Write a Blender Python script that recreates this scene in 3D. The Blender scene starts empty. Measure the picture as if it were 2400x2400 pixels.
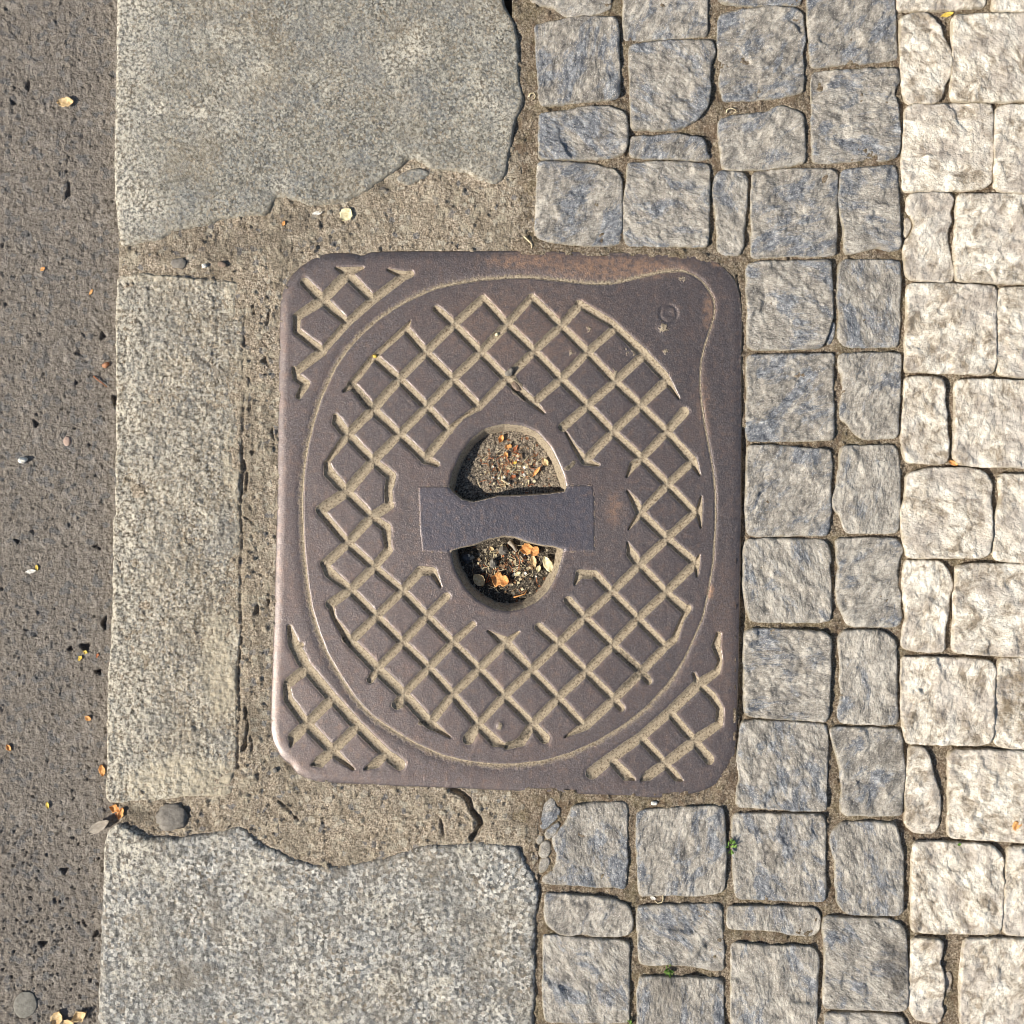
import bpy, math, random
import numpy as np
from mathutils import Vector, Matrix

random.seed(7)
S = 0.00035                      # metres per photograph pixel on the ground plane
HCAM = 2714.0                    # camera height in the same units (0.95 m)

# ------------------------------------------------------------------ camera, sky, sun, exposure
scene = bpy.context.scene
cam_data = bpy.data.cameras.new("camera")
cam = bpy.data.objects.new("camera", cam_data)
scene.collection.objects.link(cam)
cam.location = (0, 0, HCAM * S)
cam.rotation_euler = (0, 0, 0)
cam_data.sensor_width = 36
cam_data.lens = 36 * HCAM / 2400.0
cam_data.clip_start = 0.01
cam_data.clip_end = 500
scene.camera = cam

SUN_EL, SUN_AZ = math.radians(37), math.radians(180 + 24)     # azimuth counter-clockwise from +X, where the sun stands
world = bpy.data.worlds.new("World")
scene.world = world
world.use_nodes = True
wn = world.node_tree
sky = wn.nodes.new("ShaderNodeTexSky")
sky.sky_type = 'NISHITA'
sky.sun_disc = False
sky.sun_elevation = SUN_EL
sky.sun_rotation = math.radians(90) - SUN_AZ + math.radians(360)
wn.nodes["Background"].inputs["Strength"].default_value = 0.075
wn.links.new(sky.outputs[0], wn.nodes["Background"].inputs["Color"])
sl = bpy.data.lights.new("sun", 'SUN')
sl.energy = 4.9
sl.angle = math.radians(0.5)
sl.color = (1.0, 0.94, 0.85)
sun = bpy.data.objects.new("sun", sl)
scene.collection.objects.link(sun)
sd_ = Vector((math.cos(SUN_EL) * math.cos(SUN_AZ), math.cos(SUN_EL) * math.sin(SUN_AZ), math.sin(SUN_EL)))
sun.rotation_euler = sd_.to_track_quat('Z', 'Y').to_euler()
sun.location = sd_ * 3
scene.view_settings.view_transform = 'Standard'
scene.view_settings.look = 'None'
scene.view_settings.exposure = 0.38
scene.cycles.filter_width = 0.95
scene.view_settings.gamma = 1.0
scene.view_settings.use_curve_mapping = False
C = scene.collection

# ------------------------------------------------------------------ numpy helpers (units: photo pixels, y down; heights in the same unit)
_rng = np.random.RandomState(3)
_perm = _rng.permutation(256)
_perm = np.concatenate([_perm, _perm, _perm])
_ang = _rng.rand(256) * 2 * np.pi
_gx, _gy = np.cos(_ang), np.sin(_ang)

def perlin(x, y, seed=0):
    x = np.asarray(x, float) + seed * 17.37 + 1000
    y = np.asarray(y, float) + seed * 9.13 + 1000
    xi, yi = np.floor(x).astype(int), np.floor(y).astype(int)
    xf, yf = x - xi, y - yi
    xi &= 255; yi &= 255
    u = xf * xf * xf * (xf * (xf * 6 - 15) + 10)
    v = yf * yf * yf * (yf * (yf * 6 - 15) + 10)
    def g(ix, iy, dx, dy):
        h = _perm[_perm[ix & 255] + (iy & 255)]
        return _gx[h] * dx + _gy[h] * dy
    a = g(xi, yi, xf, yf); b = g(xi + 1, yi, xf - 1, yf)
    c = g(xi, yi + 1, xf, yf - 1); d = g(xi + 1, yi + 1, xf - 1, yf - 1)
    return ((a + u * (b - a)) * (1 - v) + (c + u * (d - c)) * v) * 1.4

def fbm(x, y, size, octaves=4, seed=0, gain=0.5, ridged=False):
    s = 0; amp = 1; tot = 0; f = 1.0 / size
    for k in range(octaves):
        n = perlin(np.asarray(x) * f, np.asarray(y) * f, seed + k * 3)
        if ridged: n = 1 - 2 * np.abs(n)
        s = s + n * amp; tot += amp; amp *= gain; f *= 2.03
    return s / tot

def smooth(t):
    t = np.clip(t, 0, 1)
    return t * t * (3 - 2 * t)

def zp(ox, oy, pts, k=3.22):                # a traced outline, measured on an enlargement of the photograph
    return [(ox + x / k, oy + y / k) for x, y in pts]

def outline(pts, rnd=1, rough=1.6, sub=6.0, seed=0):   # rounds the corners, then breaks the edge up
    p = np.array(pts, float)
    for _ in range(rnd):
        q = np.roll(p, -1, 0)
        L = np.linalg.norm(q - p, axis=1)[:, None]
        t = np.minimum(0.25, 5.5 / np.maximum(L, 1e-6))
        p = np.stack([p + (q - p) * t, q - (q - p) * t], 1).reshape(-1, 2)
    out = []
    for i in range(len(p)):
        a, b = p[i], p[(i + 1) % len(p)]
        n = max(1, int(np.linalg.norm(b - a) / sub))
        for k in range(n): out.append(a + (b - a) * k / n)
    p = np.array(out)
    if rough:
        n = np.roll(p, -1, 0) - np.roll(p, 1, 0)
        n /= np.maximum(np.linalg.norm(n, axis=1)[:, None], 1e-6)
        n = np.stack([n[:, 1], -n[:, 0]], 1)
        d = fbm(p[:, 0], p[:, 1], 26, 4, seed, 0.62) * rough * 2.2
        p = p + n * d[:, None]
    return p

def grow(p, k):
    t = np.roll(p, -1, 0) - np.roll(p, 1, 0)
    t /= np.maximum(np.linalg.norm(t, axis=1)[:, None], 1e-6)
    n = np.stack([t[:, 1], -t[:, 0]], 1)
    q = np.roll(p, -1, 0)
    if ((p[:, 0] * q[:, 1] - q[:, 0] * p[:, 1]).sum()) < 0: n = -n
    return p + n * k

def lines(segs):                              # grid lines: [(start, end, step), ...]
    out = []
    for a, b, s in segs:
        out.append(np.arange(a, b, s))
    out.append([segs[-1][1]])
    return np.unique(np.concatenate(out))

def seg_field(xs, ys, segs, R, norm=None):    # distance to the nearest segment on a grid, exact up to R
    D = np.full((len(ys), len(xs)), float(R))
    for i, (ax, ay, bx, by) in enumerate(segs):
        x0, x1 = np.searchsorted(xs, [min(ax, bx) - R, max(ax, bx) + R])
        y0, y1 = np.searchsorted(ys, [min(ay, by) - R, max(ay, by) + R])
        if x0 >= x1 or y0 >= y1: continue
        X = xs[x0:x1][None, :]; Y = ys[y0:y1][:, None]
        dx, dy = bx - ax, by - ay
        L = max(dx * dx + dy * dy, 1e-9)
        t = np.clip(((X - ax) * dx + (Y - ay) * dy) / L, 0, 1)
        d = np.hypot(X - ax - t * dx, Y - ay - t * dy)
        if norm is not None:
            w0, w1 = norm[i]; d = d / (w0 + (w1 - w0) * t)
        D[y0:y1, x0:x1] = np.minimum(D[y0:y1, x0:x1], d)
    return D

def ring(p):
    q = np.roll(p, -1, 0)
    return np.concatenate([p, q], 1)

def inside_field(xs, ys, poly):
    ins = np.zeros((len(ys), len(xs)), bool)
    for ax, ay, bx, by in ring(poly):
        if ay == by: continue
        y0, y1 = np.searchsorted(ys, [min(ay, by), max(ay, by)])
        if y0 >= y1: continue
        Y = ys[y0:y1]
        xi = ax + (Y - ay) / (by - ay) * (bx - ax)
        ins[y0:y1] ^= xs[None, :] < xi[:, None]
    return ins

def sdf(xs, ys, poly, R=60):                  # positive inside
    d = seg_field(xs, ys, ring(poly), R)
    return np.where(inside_field(xs, ys, poly), d, -d)

def W(x, y, z): return np.stack([(x - 1200) * S, (1200 - y) * S, z * S], -1)

def make_mesh(name, verts, faces, mats, attrs=None, smooth_shade=True):
    me = bpy.data.meshes.new(name)
    me.from_pydata(verts.tolist() if hasattr(verts, 'tolist') else verts, [], faces.tolist() if hasattr(faces, 'tolist') else faces)
    for k, v in (attrs or {}).items():
        a = me.attributes.new(k, 'FLOAT', 'POINT')
        a.data.foreach_set('value', np.ascontiguousarray(v, dtype=np.float32))
    for m in (mats if isinstance(mats, (list, tuple)) else [mats]): me.materials.append(m)
    if smooth_shade: me.polygons.foreach_set('use_smooth', [True] * len(me.polygons))
    me.update()
    return me

def link(name, me, parent=None, origin=None):
    o = bpy.data.objects.new(name, me)
    C.objects.link(o)
    if origin is not None:
        me.transform(Matrix.Translation(-Vector(origin))); o.location = origin
    if parent is not None:
        o.parent = parent
        o.matrix_parent_inverse = parent.matrix_world.inverted()
    return o

def grid_mesh(name, X, Y, Z, cells, mat, attrs=None, skirt=None, hull=None):
    """the kept cells of a grid as one mesh; open edges get a wall down to `skirt`"""
    ny, nx = X.shape
    iy, ix = np.nonzero(cells)
    a = iy * nx + ix
    F = np.stack([a + nx, a + nx + 1, a + 1, a], 1)
    used = np.unique(F)
    rem = np.full(nx * ny, -1); rem[used] = np.arange(len(used))
    F = rem[F]
    V = W(X, Y, Z).reshape(-1, 3)[used]
    A = {k: v.reshape(-1)[used] for k, v in (attrs or {}).items()}
    if skirt is not None:
        e = np.concatenate([F[:, [0, 1]], F[:, [1, 2]], F[:, [2, 3]], F[:, [3, 0]]])
        key = np.minimum(e[:, 0], e[:, 1]) * (len(V) + 1) + np.maximum(e[:, 0], e[:, 1])
        _, inv, cnt = np.unique(key, return_inverse=True, return_counts=True)
        be = e[cnt[inv] == 1]
        bv = np.unique(be)
        m2 = np.full(len(V), -1); m2[bv] = np.arange(len(bv)) + len(V)
        V2 = V[bv].copy(); V2[:, 2] = skirt * S
        F = np.concatenate([F, np.stack([be[:, 1], be[:, 0], m2[be[:, 0]], m2[be[:, 1]]], 1)])
        V = np.concatenate([V, V2])
        A = {k: np.concatenate([v, v[bv]]) for k, v in A.items()}
    return make_mesh(name, V, F, mat, A)

def patch(name, poly, step, hfn, mat, parent=None, skirt=-120, cut=None, xs=None, ys=None, center=True, attrs_fn=None):
    """a solid with the outline `poly`, its top shaped by hfn(X, Y, d) where d is the distance to its edge"""
    p = np.asarray(poly, float)
    if xs is None: xs = np.arange(p[:, 0].min() - step, p[:, 0].max() + 2 * step, step)
    if ys is None: ys = np.arange(p[:, 1].min() - step, p[:, 1].max() + 2 * step, step)
    D = sdf(xs, ys, p)
    X, Y = np.meshgrid(xs, ys)
    c = (D[:-1, :-1] + D[1:, :-1] + D[:-1, 1:] + D[1:, 1:]) / 4
    cells = c > 0
    if cut is not None:
        m = cut(X, Y, xs, ys)
        cells &= ~(m[:-1, :-1] & m[1:, :-1] & m[:-1, 1:] & m[1:, 1:])
    k4 = np.zeros((len(ys) + 1, len(xs) + 1), int)
    k4[1:-1, 1:-1] = (c > 0)
    n = k4[:-1, :-1] + k4[1:, :-1] + k4[:-1, 1:] + k4[1:, 1:]
    bd = (n > 0) & (n < 4)
    by, bx = np.nonzero(bd)
    px, py = X[by, bx], Y[by, bx]
    best = np.full(len(px), 1e9); qx, qy = px.copy(), py.copy()
    for ax, ay, bx_, by_ in ring(p):
        dx, dy = bx_ - ax, by_ - ay
        L = max(dx * dx + dy * dy, 1e-9)
        t = np.clip(((px - ax) * dx + (py - ay) * dy) / L, 0, 1)
        cx, cy = ax + t * dx, ay + t * dy
        d = np.hypot(px - cx, py - cy); m = d < best
        best[m] = d[m]; qx[m] = cx[m]; qy[m] = cy[m]
    ok = best < 3 * step
    X[by[ok], bx[ok]] = qx[ok]; Y[by[ok], bx[ok]] = qy[ok]
    D[by[ok], bx[ok]] = 0
    Dp = np.maximum(D, 0)
    Z = hfn(X, Y, Dp)
    at = attrs_fn(X, Y, Dp) if attrs_fn else None
    me = grid_mesh(name, X, Y, Z, cells, mat, at, skirt)
    org = None
    if center:
        org = ((p[:, 0].mean() - 1200) * S, (1200 - p[:, 1].mean()) * S, 0)
    return link(name, me, parent, org)

def edge_round(d, w):                          # 0 in the middle, 1 at the very edge, quarter-round
    t = np.clip(1 - d / w, 0, 1)
    return 1 - np.sqrt(np.maximum(1 - t * t, 0))

# ------------------------------------------------------------------ materials
class NT:
    def __init__(s, name, rough=0.9, spec=0.3, metallic=0.0):
        s.m = bpy.data.materials.new(name); s.m.use_nodes = True
        s.t = s.m.node_tree; s.b = s.t.nodes["Principled BSDF"]
        s.b.inputs["Roughness"].default_value = rough
        s.b.inputs["Specular IOR Level"].default_value = spec
        s.b.inputs["Metallic"].default_value = metallic
        s.pos = s.t.nodes.new("ShaderNodeNewGeometry").outputs["Position"]
    def put(s, sock, v):
        if isinstance(v, (int, float)): sock.default_value = v
        elif isinstance(v, tuple): sock.default_value = (*v, 1) if len(v) == 3 and sock.type == 'RGBA' else v
        else: s.t.links.new(v, sock)
    def noise(s, px, detail=3, rough=0.5, dist=0.0, off=0.0, stretch=None, lac=2.0):
        v = s.pos
        if off or stretch:
            mp = s.t.nodes.new("ShaderNodeMapping")
            mp.inputs["Location"].default_value = (off, off * 0.7, off * 0.3)
            if stretch:
                mp.inputs["Scale"].default_value = (stretch[0], stretch[1], 1)
                mp.inputs["Rotation"].default_value = (0, 0, stretch[2])
            s.t.links.new(v, mp.inputs[0]); v = mp.outputs[0]
        n = s.t.nodes.new("ShaderNodeTexNoise")
        n.inputs["Scale"].default_value = 1.0 / (px * S)
        n.inputs["Detail"].default_value = detail
        n.inputs["Roughness"].default_value = rough
        n.inputs["Distortion"].default_value = dist
        s.t.links.new(v, n.inputs["Vector"])
        return n.outputs[0]
    def voro(s, px, out="Distance", feature='F1', rand=1.0, off=0.0):
        n = s.t.nodes.new("ShaderNodeTexVoronoi"); n.feature = feature
        n.inputs["Scale"].default_value = 1.0 / (px * S)
        n.inputs["Randomness"].default_value = rand
        v = s.pos
        if off:
            mp = s.t.nodes.new("ShaderNodeMapping"); mp.inputs["Location"].default_value = (off, off, off)
            s.t.links.new(v, mp.inputs[0]); v = mp.outputs[0]
        s.t.links.new(v, n.inputs["Vector"])
        return n.outputs[out]
    def ramp(s, fac, stops, interp='LINEAR'):
        r = s.t.nodes.new("ShaderNodeValToRGB"); r.color_ramp.interpolation = interp
        e = r.color_ramp.elements
        while len(e) < len(stops): e.new(0.5)
        for i, (p, c) in enumerate(stops):
            e[i].position = p
            e[i].color = (c, c, c, 1) if isinstance(c, (int, float)) else (*c, 1)
        s.put(r.inputs[0], fac)
        return r.outputs[0]
    def mix(s, fac, a, b, mode='MIX'):
        n = s.t.nodes.new("ShaderNodeMix"); n.data_type = 'RGBA'; n.blend_type = mode
        s.put(n.inputs[0], fac); s.put(n.inputs[6], a); s.put(n.inputs[7], b)
        return n.outputs[2]
    def math(s, op, a, b=0.0, clamp=False):
        n = s.t.nodes.new("ShaderNodeMath"); n.operation = op; n.use_clamp = clamp
        s.put(n.inputs[0], a); s.put(n.inputs[1], b)
        return n.outputs[0]
    def attr(s, name):
        n = s.t.nodes.new("ShaderNodeAttribute"); n.attribute_name = name
        return n.outputs["Fac"]
    def rand(s): return s.t.nodes.new("ShaderNodeObjectInfo").outputs["Random"]
    def color(s, v): s.put(s.b.inputs["Base Color"], v)
    def rough(s, v): s.put(s.b.inputs["Roughness"], v)
    def bump(s, h, dist_px, strength=1.0, chain=None):
        n = s.t.nodes.new("ShaderNodeBump")
        n.inputs["Strength"].default_value = strength
        n.inputs["Distance"].default_value = dist_px * S
        s.put(n.inputs["Height"], h)
        if chain is not None: s.t.links.new(chain, n.inputs["Normal"])
        s.t.links.new(n.outputs[0], s.b.inputs["Normal"])
        return n.outputs[0]

def granite(name, dark, mid, light, grain=5.0, blotch=0.25, bump=1.6, off=0.0, dirt=(0.30, 0.255, 0.18), rough=0.85):
    n = NT(name, rough, 0.35)
    a = n.math('ADD', n.noise(grain * 1.5, 4, 0.85, off=off), n.math('MULTIPLY', n.math('SUBTRACT', n.noise(grain * 14, 4, 0.6, off=off), 0.5), 0.22))
    vv = n.voro(grain * 1.5, "Color", off=off + 7)
    s2 = n.t.nodes.new("ShaderNodeSeparateColor"); n.put(s2.inputs[0], vv)
    a = n.math('ADD', n.math('MULTIPLY', a, 0.62), n.math('ADD', 0.19, n.math('MULTIPLY', n.math('SUBTRACT', s2.outputs[2], 0.5), 0.24)))
    col = n.ramp(a, [(0.39, dark), (0.475, mid), (0.54, tuple(0.42 * (m + l) for m, l in zip(mid, light))), (0.595, light)])
    v = n.voro(grain * 1.7, "Color", off=off + 3)
    sep = n.t.nodes.new("ShaderNodeSeparateColor"); n.put(sep.inputs[0], v)
    col = n.mix(n.ramp(sep.outputs[0], [(0.82, 0.0), (0.9, 0.75)]), col, light)
    col = n.mix(n.ramp(sep.outputs[1], [(0.86, 0.0), (0.92, 0.6)]), col, dark)
    col = n.mix(n.ramp(s2.outputs[0], [(0.70, 0.0), (0.9, 0.45)]), col, (0.20, 0.215, 0.225))
    col = n.mix(n.ramp(s2.outputs[1], [(0.75, 0.0), (0.92, 0.45)]), col, (0.33, 0.25, 0.16))
    big = n.noise(90, 4, 0.6, off=off + 1)
    col = n.mix(n.math('MULTIPLY', n.ramp(big, [(0.42, 0.0), (0.62, 1.0)]), blotch), col, tuple(m * 0.75 for m in mid))
    col = n.mix(n.math('MULTIPLY', n.ramp(n.noise(130, 5, 0.65, off=off + 9), [(0.48, 0.0), (0.62, 1.0)]), 0.22), col, (0.30, 0.235, 0.15))
    col = n.mix(n.math('MULTIPLY', n.ramp(n.noise(110, 5, 0.65, off=off + 14), [(0.48, 0.0), (0.62, 1.0)]), 0.25), col, (0.185, 0.205, 0.22))
    col = n.mix(n.math('MULTIPLY', n.attr('dirt'), n.ramp(n.noise(9, 3, 0.6, off=5), [(0.3, 0.35), (0.6, 1.0)])), col, dirt)
    fl = n.math('MULTIPLY', n.attr('fleck'), n.ramp(n.noise(grain * 2.6, 4, 0.8, off=off + 5), [(0.48, 0.0), (0.55, 0.9)]))
    col = n.mix(fl, col, (0.64, 0.585, 0.47))
    fd = n.math('MULTIPLY', n.attr('fleck'), n.ramp(n.noise(grain * 2.6, 4, 0.8, off=off + 5), [(0.40, 0.75), (0.47, 0.0)]))
    col = n.mix(fd, col, (0.115, 0.09, 0.065))
    n.color(col)
    h = n.math('ADD', n.math('MULTIPLY', n.noise(6, 4, 0.7, off=off + 2), 1.0), n.math('MULTIPLY', n.noise(22, 2, 0.5), 0.8))
    n.bump(h, bump * 2.4)
    return n.m

M = {}
M['kerb_upper'] = granite('kerb_granite_upper', (0.09, 0.08, 0.066), (0.20, 0.187, 0.152), (0.44, 0.41, 0.335), 3.2, 0.25, 1.0)
M['kerb_middle'] = granite('kerb_granite_middle', (0.12, 0.095, 0.066), (0.27, 0.235, 0.18), (0.62, 0.56, 0.445), 3.3, 0.35, 1.9, off=1.3, dirt=(0.50,0.43,0.31))
M['kerb_lower'] = granite('kerb_granite_lower', (0.105, 0.098, 0.086), (0.245, 0.23, 0.198), (0.70, 0.66, 0.575), 5.0, 0.5, 1.5, off=2.1, dirt=(0.20,0.175,0.14))

def rock_coords(n, stretch=0.55):
    """per-stone rotated, shifted and stretched position, so each stone has its own bedding direction"""
    r = n.rand()
    rot = n.t.nodes.new("ShaderNodeVectorRotate"); rot.rotation_type = 'Z_AXIS'
    n.t.links.new(n.pos, rot.inputs["Vector"]); n.put(rot.inputs["Angle"], n.math('MULTIPLY', r, 37.0))
    cb = n.t.nodes.new("ShaderNodeCombineXYZ"); n.put(cb.inputs[0], r); n.put(cb.inputs[2], n.math('MULTIPLY', r, 3.0))
    add = n.t.nodes.new("ShaderNodeVectorMath"); add.operation = 'ADD'
    n.t.links.new(rot.outputs[0], add.inputs[0]); n.t.links.new(cb.outputs[0], add.inputs[1])
    mul = n.t.nodes.new("ShaderNodeVectorMath"); mul.operation = 'MULTIPLY'
    n.t.links.new(add.outputs[0], mul.inputs[0]); mul.inputs[1].default_value = (1, stretch, 1)
    return mul.outputs[0], r

def cobble_blue():
    n = NT('blue_grey_granite', 0.6, 0.5)
    plainpos = n.pos
    rc, r = rock_coords(n)
    n.pos = rc
    a = n.noise(26, 8, 0.74, 0.3)
    shift = n.math('MULTIPLY', n.math('SUBTRACT', n.math('FRACT', n.math('MULTIPLY', r, 7.3)), 0.5), 0.06)
    a = n.math('ADD', a, shift)
    col = n.ramp(a, [(0.34, (0.14, 0.124, 0.105)), (0.44, (0.25, 0.222, 0.182)), (0.53, (0.365, 0.325, 0.267)), (0.63, (0.54, 0.49, 0.41))])
    blue = n.ramp(n.math('ADD', n.noise(60, 8, 0.74, 0.5, off=3), n.math('MULTIPLY', shift, -0.8)), [(0.505, 0.0), (0.575, 0.88)])
    bluec = n.ramp(n.noise(12, 5, 0.78, off=1), [(0.36, (0.06, 0.066, 0.08)), (0.48, (0.125, 0.138, 0.16)), (0.56, (0.225, 0.238, 0.255)), (0.66, (0.46, 0.465, 0.46))])
    col = n.mix(blue, col, bluec)
    n.pos = plainpos
    col = n.mix(n.ramp(n.noise(3.6, 2, 0.8, off=4), [(0.565, 0.0), (0.68, 0.75)]), col, (0.62, 0.585, 0.52))
    col = n.mix(n.ramp(n.noise(3.9, 2, 0.8, off=9), [(0.575, 0.0), (0.69, 0.7)]), col, (0.11, 0.10, 0.09))
    col = n.mix(n.math('MULTIPLY', n.attr('dirt'), 0.85), col, (0.29, 0.245, 0.165))
    col = n.mix(n.math('MULTIPLY', n.attr('stain'), n.ramp(n.noise(8, 4, 0.7, off=8), [(0.3, 0.95), (0.7, 0.5)])), col, (0.10, 0.083, 0.062))
    n.color(col)
    n.rough(n.ramp(n.noise(9, 3, 0.6, off=2), [(0.35, 0.42), (0.65, 0.8)]))
    n.pos = rc
    h = n.math('ADD', n.noise(7, 4, 0.7, off=1), n.math('MULTIPLY', n.noise(24, 4, 0.65), 1.6))
    n.bump(h, 4.2)
    return n.m

def cobble_white():
    n = NT('cream_marble', 0.75, 0.35)
    plainpos = n.pos
    rc, r = rock_coords(n, 0.75)
    n.pos = rc
    a = n.noise(34, 8, 0.72, 0.5, off=2)
    col = n.ramp(a, [(0.38, (0.26, 0.21, 0.15)), (0.445, (0.46, 0.39, 0.30)), (0.505, (0.66, 0.585, 0.47)), (0.59, (0.86, 0.79, 0.66))])
    b = n.noise(75, 6, 0.68, 0.4, off=6)
    col = n.mix(n.ramp(b, [(0.48, 0.0), (0.58, 0.6)]), col, (0.44, 0.385, 0.33))
    v = n.noise(34, 7, 0.72, 1.6, off=9)
    vein = n.ramp(v, [(0.485, 0.0), (0.498, 1.0), (0.502, 1.0), (0.515, 0.0)])
    vein = n.math('MULTIPLY', vein, n.ramp(n.noise(30, 3, 0.6, off=12), [(0.45, 0.0), (0.58, 1.0)]))
    col = n.mix(n.math('MULTIPLY', vein, 0.7), col, (0.25, 0.19, 0.125))
    n.pos = plainpos
    col = n.mix(n.ramp(n.noise(5.5, 3, 0.75, off=4), [(0.60, 0.0), (0.70, 0.5)]), col, (0.47, 0.41, 0.33))
    col = n.mix(n.math('MULTIPLY', n.attr('dirt'), 0.9), col, (0.35, 0.295, 0.205))
    col = n.mix(n.math('MULTIPLY', n.attr('stain'), n.ramp(n.noise(22, 4, 0.7, off=8), [(0.38, 0.95), (0.6, 0.15)])), col, (0.20, 0.15, 0.09))
    n.color(col)
    n.pos = rc
    h = n.math('ADD', n.noise(9, 4, 0.68, 0.4, off=1), n.math('MULTIPLY', n.noise(30, 3, 0.6), 1.5))
    n.bump(h, 4.0)
    return n.m

def asphalt_mat():
    n = NT('worn_asphalt', 0.85, 0.35)
    a = n.noise(7, 5, 0.78)
    col = n.ramp(a, [(0.36, (0.125, 0.105, 0.083)), (0.5, (0.200, 0.172, 0.140)), (0.62, (0.32, 0.278, 0.228))])
    v = n.voro(13, "Color", off=1)
    sep = n.t.nodes.new("ShaderNodeSeparateColor"); n.put(sep.inputs[0], v)
    col = n.mix(n.ramp(sep.outputs[0], [(0.80, 0.0), (0.86, 0.6)]), col, (0.115, 0.12, 0.125))
    col = n.mix(n.ramp(sep.outputs[1], [(0.88, 0.0), (0.93, 0.5)]), col, (0.34, 0.305, 0.26))
    sp = n.ramp(n.noise(3.2, 1, 0.5, off=3), [(0.69, 0.0), (0.75, 0.9)])
    col = n.mix(sp, col, (0.48, 0.42, 0.34))
    col = n.mix(n.ramp(n.noise(60, 3, 0.5, off=4), [(0.4, 0.0), (0.7, 0.45)]), col, (0.155, 0.133, 0.11))
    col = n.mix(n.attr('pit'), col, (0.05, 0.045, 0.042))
    n.color(col)
    h = n.math('ADD', n.noise(5, 4, 0.65), n.math('MULTIPLY', n.noise(16, 2), 0.9))
    n.bump(h, 5.5)
    return n.m

def mortar_mat():
    n = NT('sandy_mortar', 0.95, 0.2)
    a = n.noise(4.5, 4, 0.7)
    col = n.ramp(a, [(0.36, (0.13, 0.098, 0.066)), (0.45, (0.335, 0.268, 0.193)), (0.54, (0.53, 0.435, 0.32)), (0.65, (0.82, 0.71, 0.56))])
    col = n.mix(n.ramp(n.noise(70, 4, 0.6, off=2), [(0.4, 0.0), (0.66, 0.65)]), col, (0.26, 0.22, 0.16))
    v = n.voro(11, "Color", off=1)
    sep = n.t.nodes.new("ShaderNodeSeparateColor"); n.put(sep.inputs[0], v)
    col = n.mix(n.ramp(sep.outputs[0], [(0.93, 0.0), (0.95, 0.6)]), col, (0.62, 0.56, 0.44))
    col = n.mix(n.ramp(sep.outputs[1], [(0.95, 0.0), (0.97, 0.6)]), col, (0.16, 0.17, 0.19))
    col = n.mix(n.ramp(n.noise(38, 5, 0.7, off=11), [(0.52, 0.0), (0.62, 0.5)]), col, (0.60, 0.525, 0.39))
    col = n.mix(n.ramp(n.noise(24, 5, 0.7, off=13), [(0.55, 0.0), (0.65, 0.6)]), col, (0.19, 0.145, 0.095))
    col = n.mix(n.math('MULTIPLY', n.attr('dark'), n.ramp(n.noise(9, 4, 0.7, off=7), [(0.3, 1.0), (0.62, 0.45)])), col, (0.135, 0.11, 0.08))
    n.color(col)
    h = n.math('ADD', n.noise(4, 4, 0.7), n.math('MULTIPLY', n.noise(14, 3, 0.6, off=3), 1.1))
    n.bump(h, 7.5)
    return n.m

def joint_mat():
    n = NT('joint_sand', 0.97, 0.15)
    a = n.noise(4.5, 4, 0.7)
    col = n.ramp(a, [(0.36, (0.11, 0.085, 0.055)), (0.46, (0.255, 0.196, 0.138)), (0.56, (0.39, 0.312, 0.225)), (0.66, (0.62, 0.54, 0.40))])
    moss = n.ramp(n.noise(60, 4, 0.65, off=3), [(0.46, 0.0), (0.62, 0.75)])
    col = n.mix(n.math('MULTIPLY', moss, 0.5), col, (0.21, 0.175, 0.085))
    col = n.mix(n.ramp(n.noise(30, 4, 0.6, off=5), [(0.52, 0.0), (0.64, 0.7)]), col, (0.17, 0.115, 0.075))
    col = n.mix(n.ramp(n.noise(20, 5, 0.7, off=15), [(0.54, 0.0), (0.66, 0.65)]), col, (0.10, 0.08, 0.055))
    col = n.mix(n.ramp(n.noise(5.5, 2, 0.7, off=17), [(0.64, 0.0), (0.70, 0.8)]), col, (0.60, 0.54, 0.43))
    n.color(col)
    h = n.math('ADD', n.noise(4, 4, 0.75), n.math('MULTIPLY', n.noise(12, 3, 0.6, off=3), 1.0))
    n.bump(h, 8.0)
    return n.m

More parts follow.
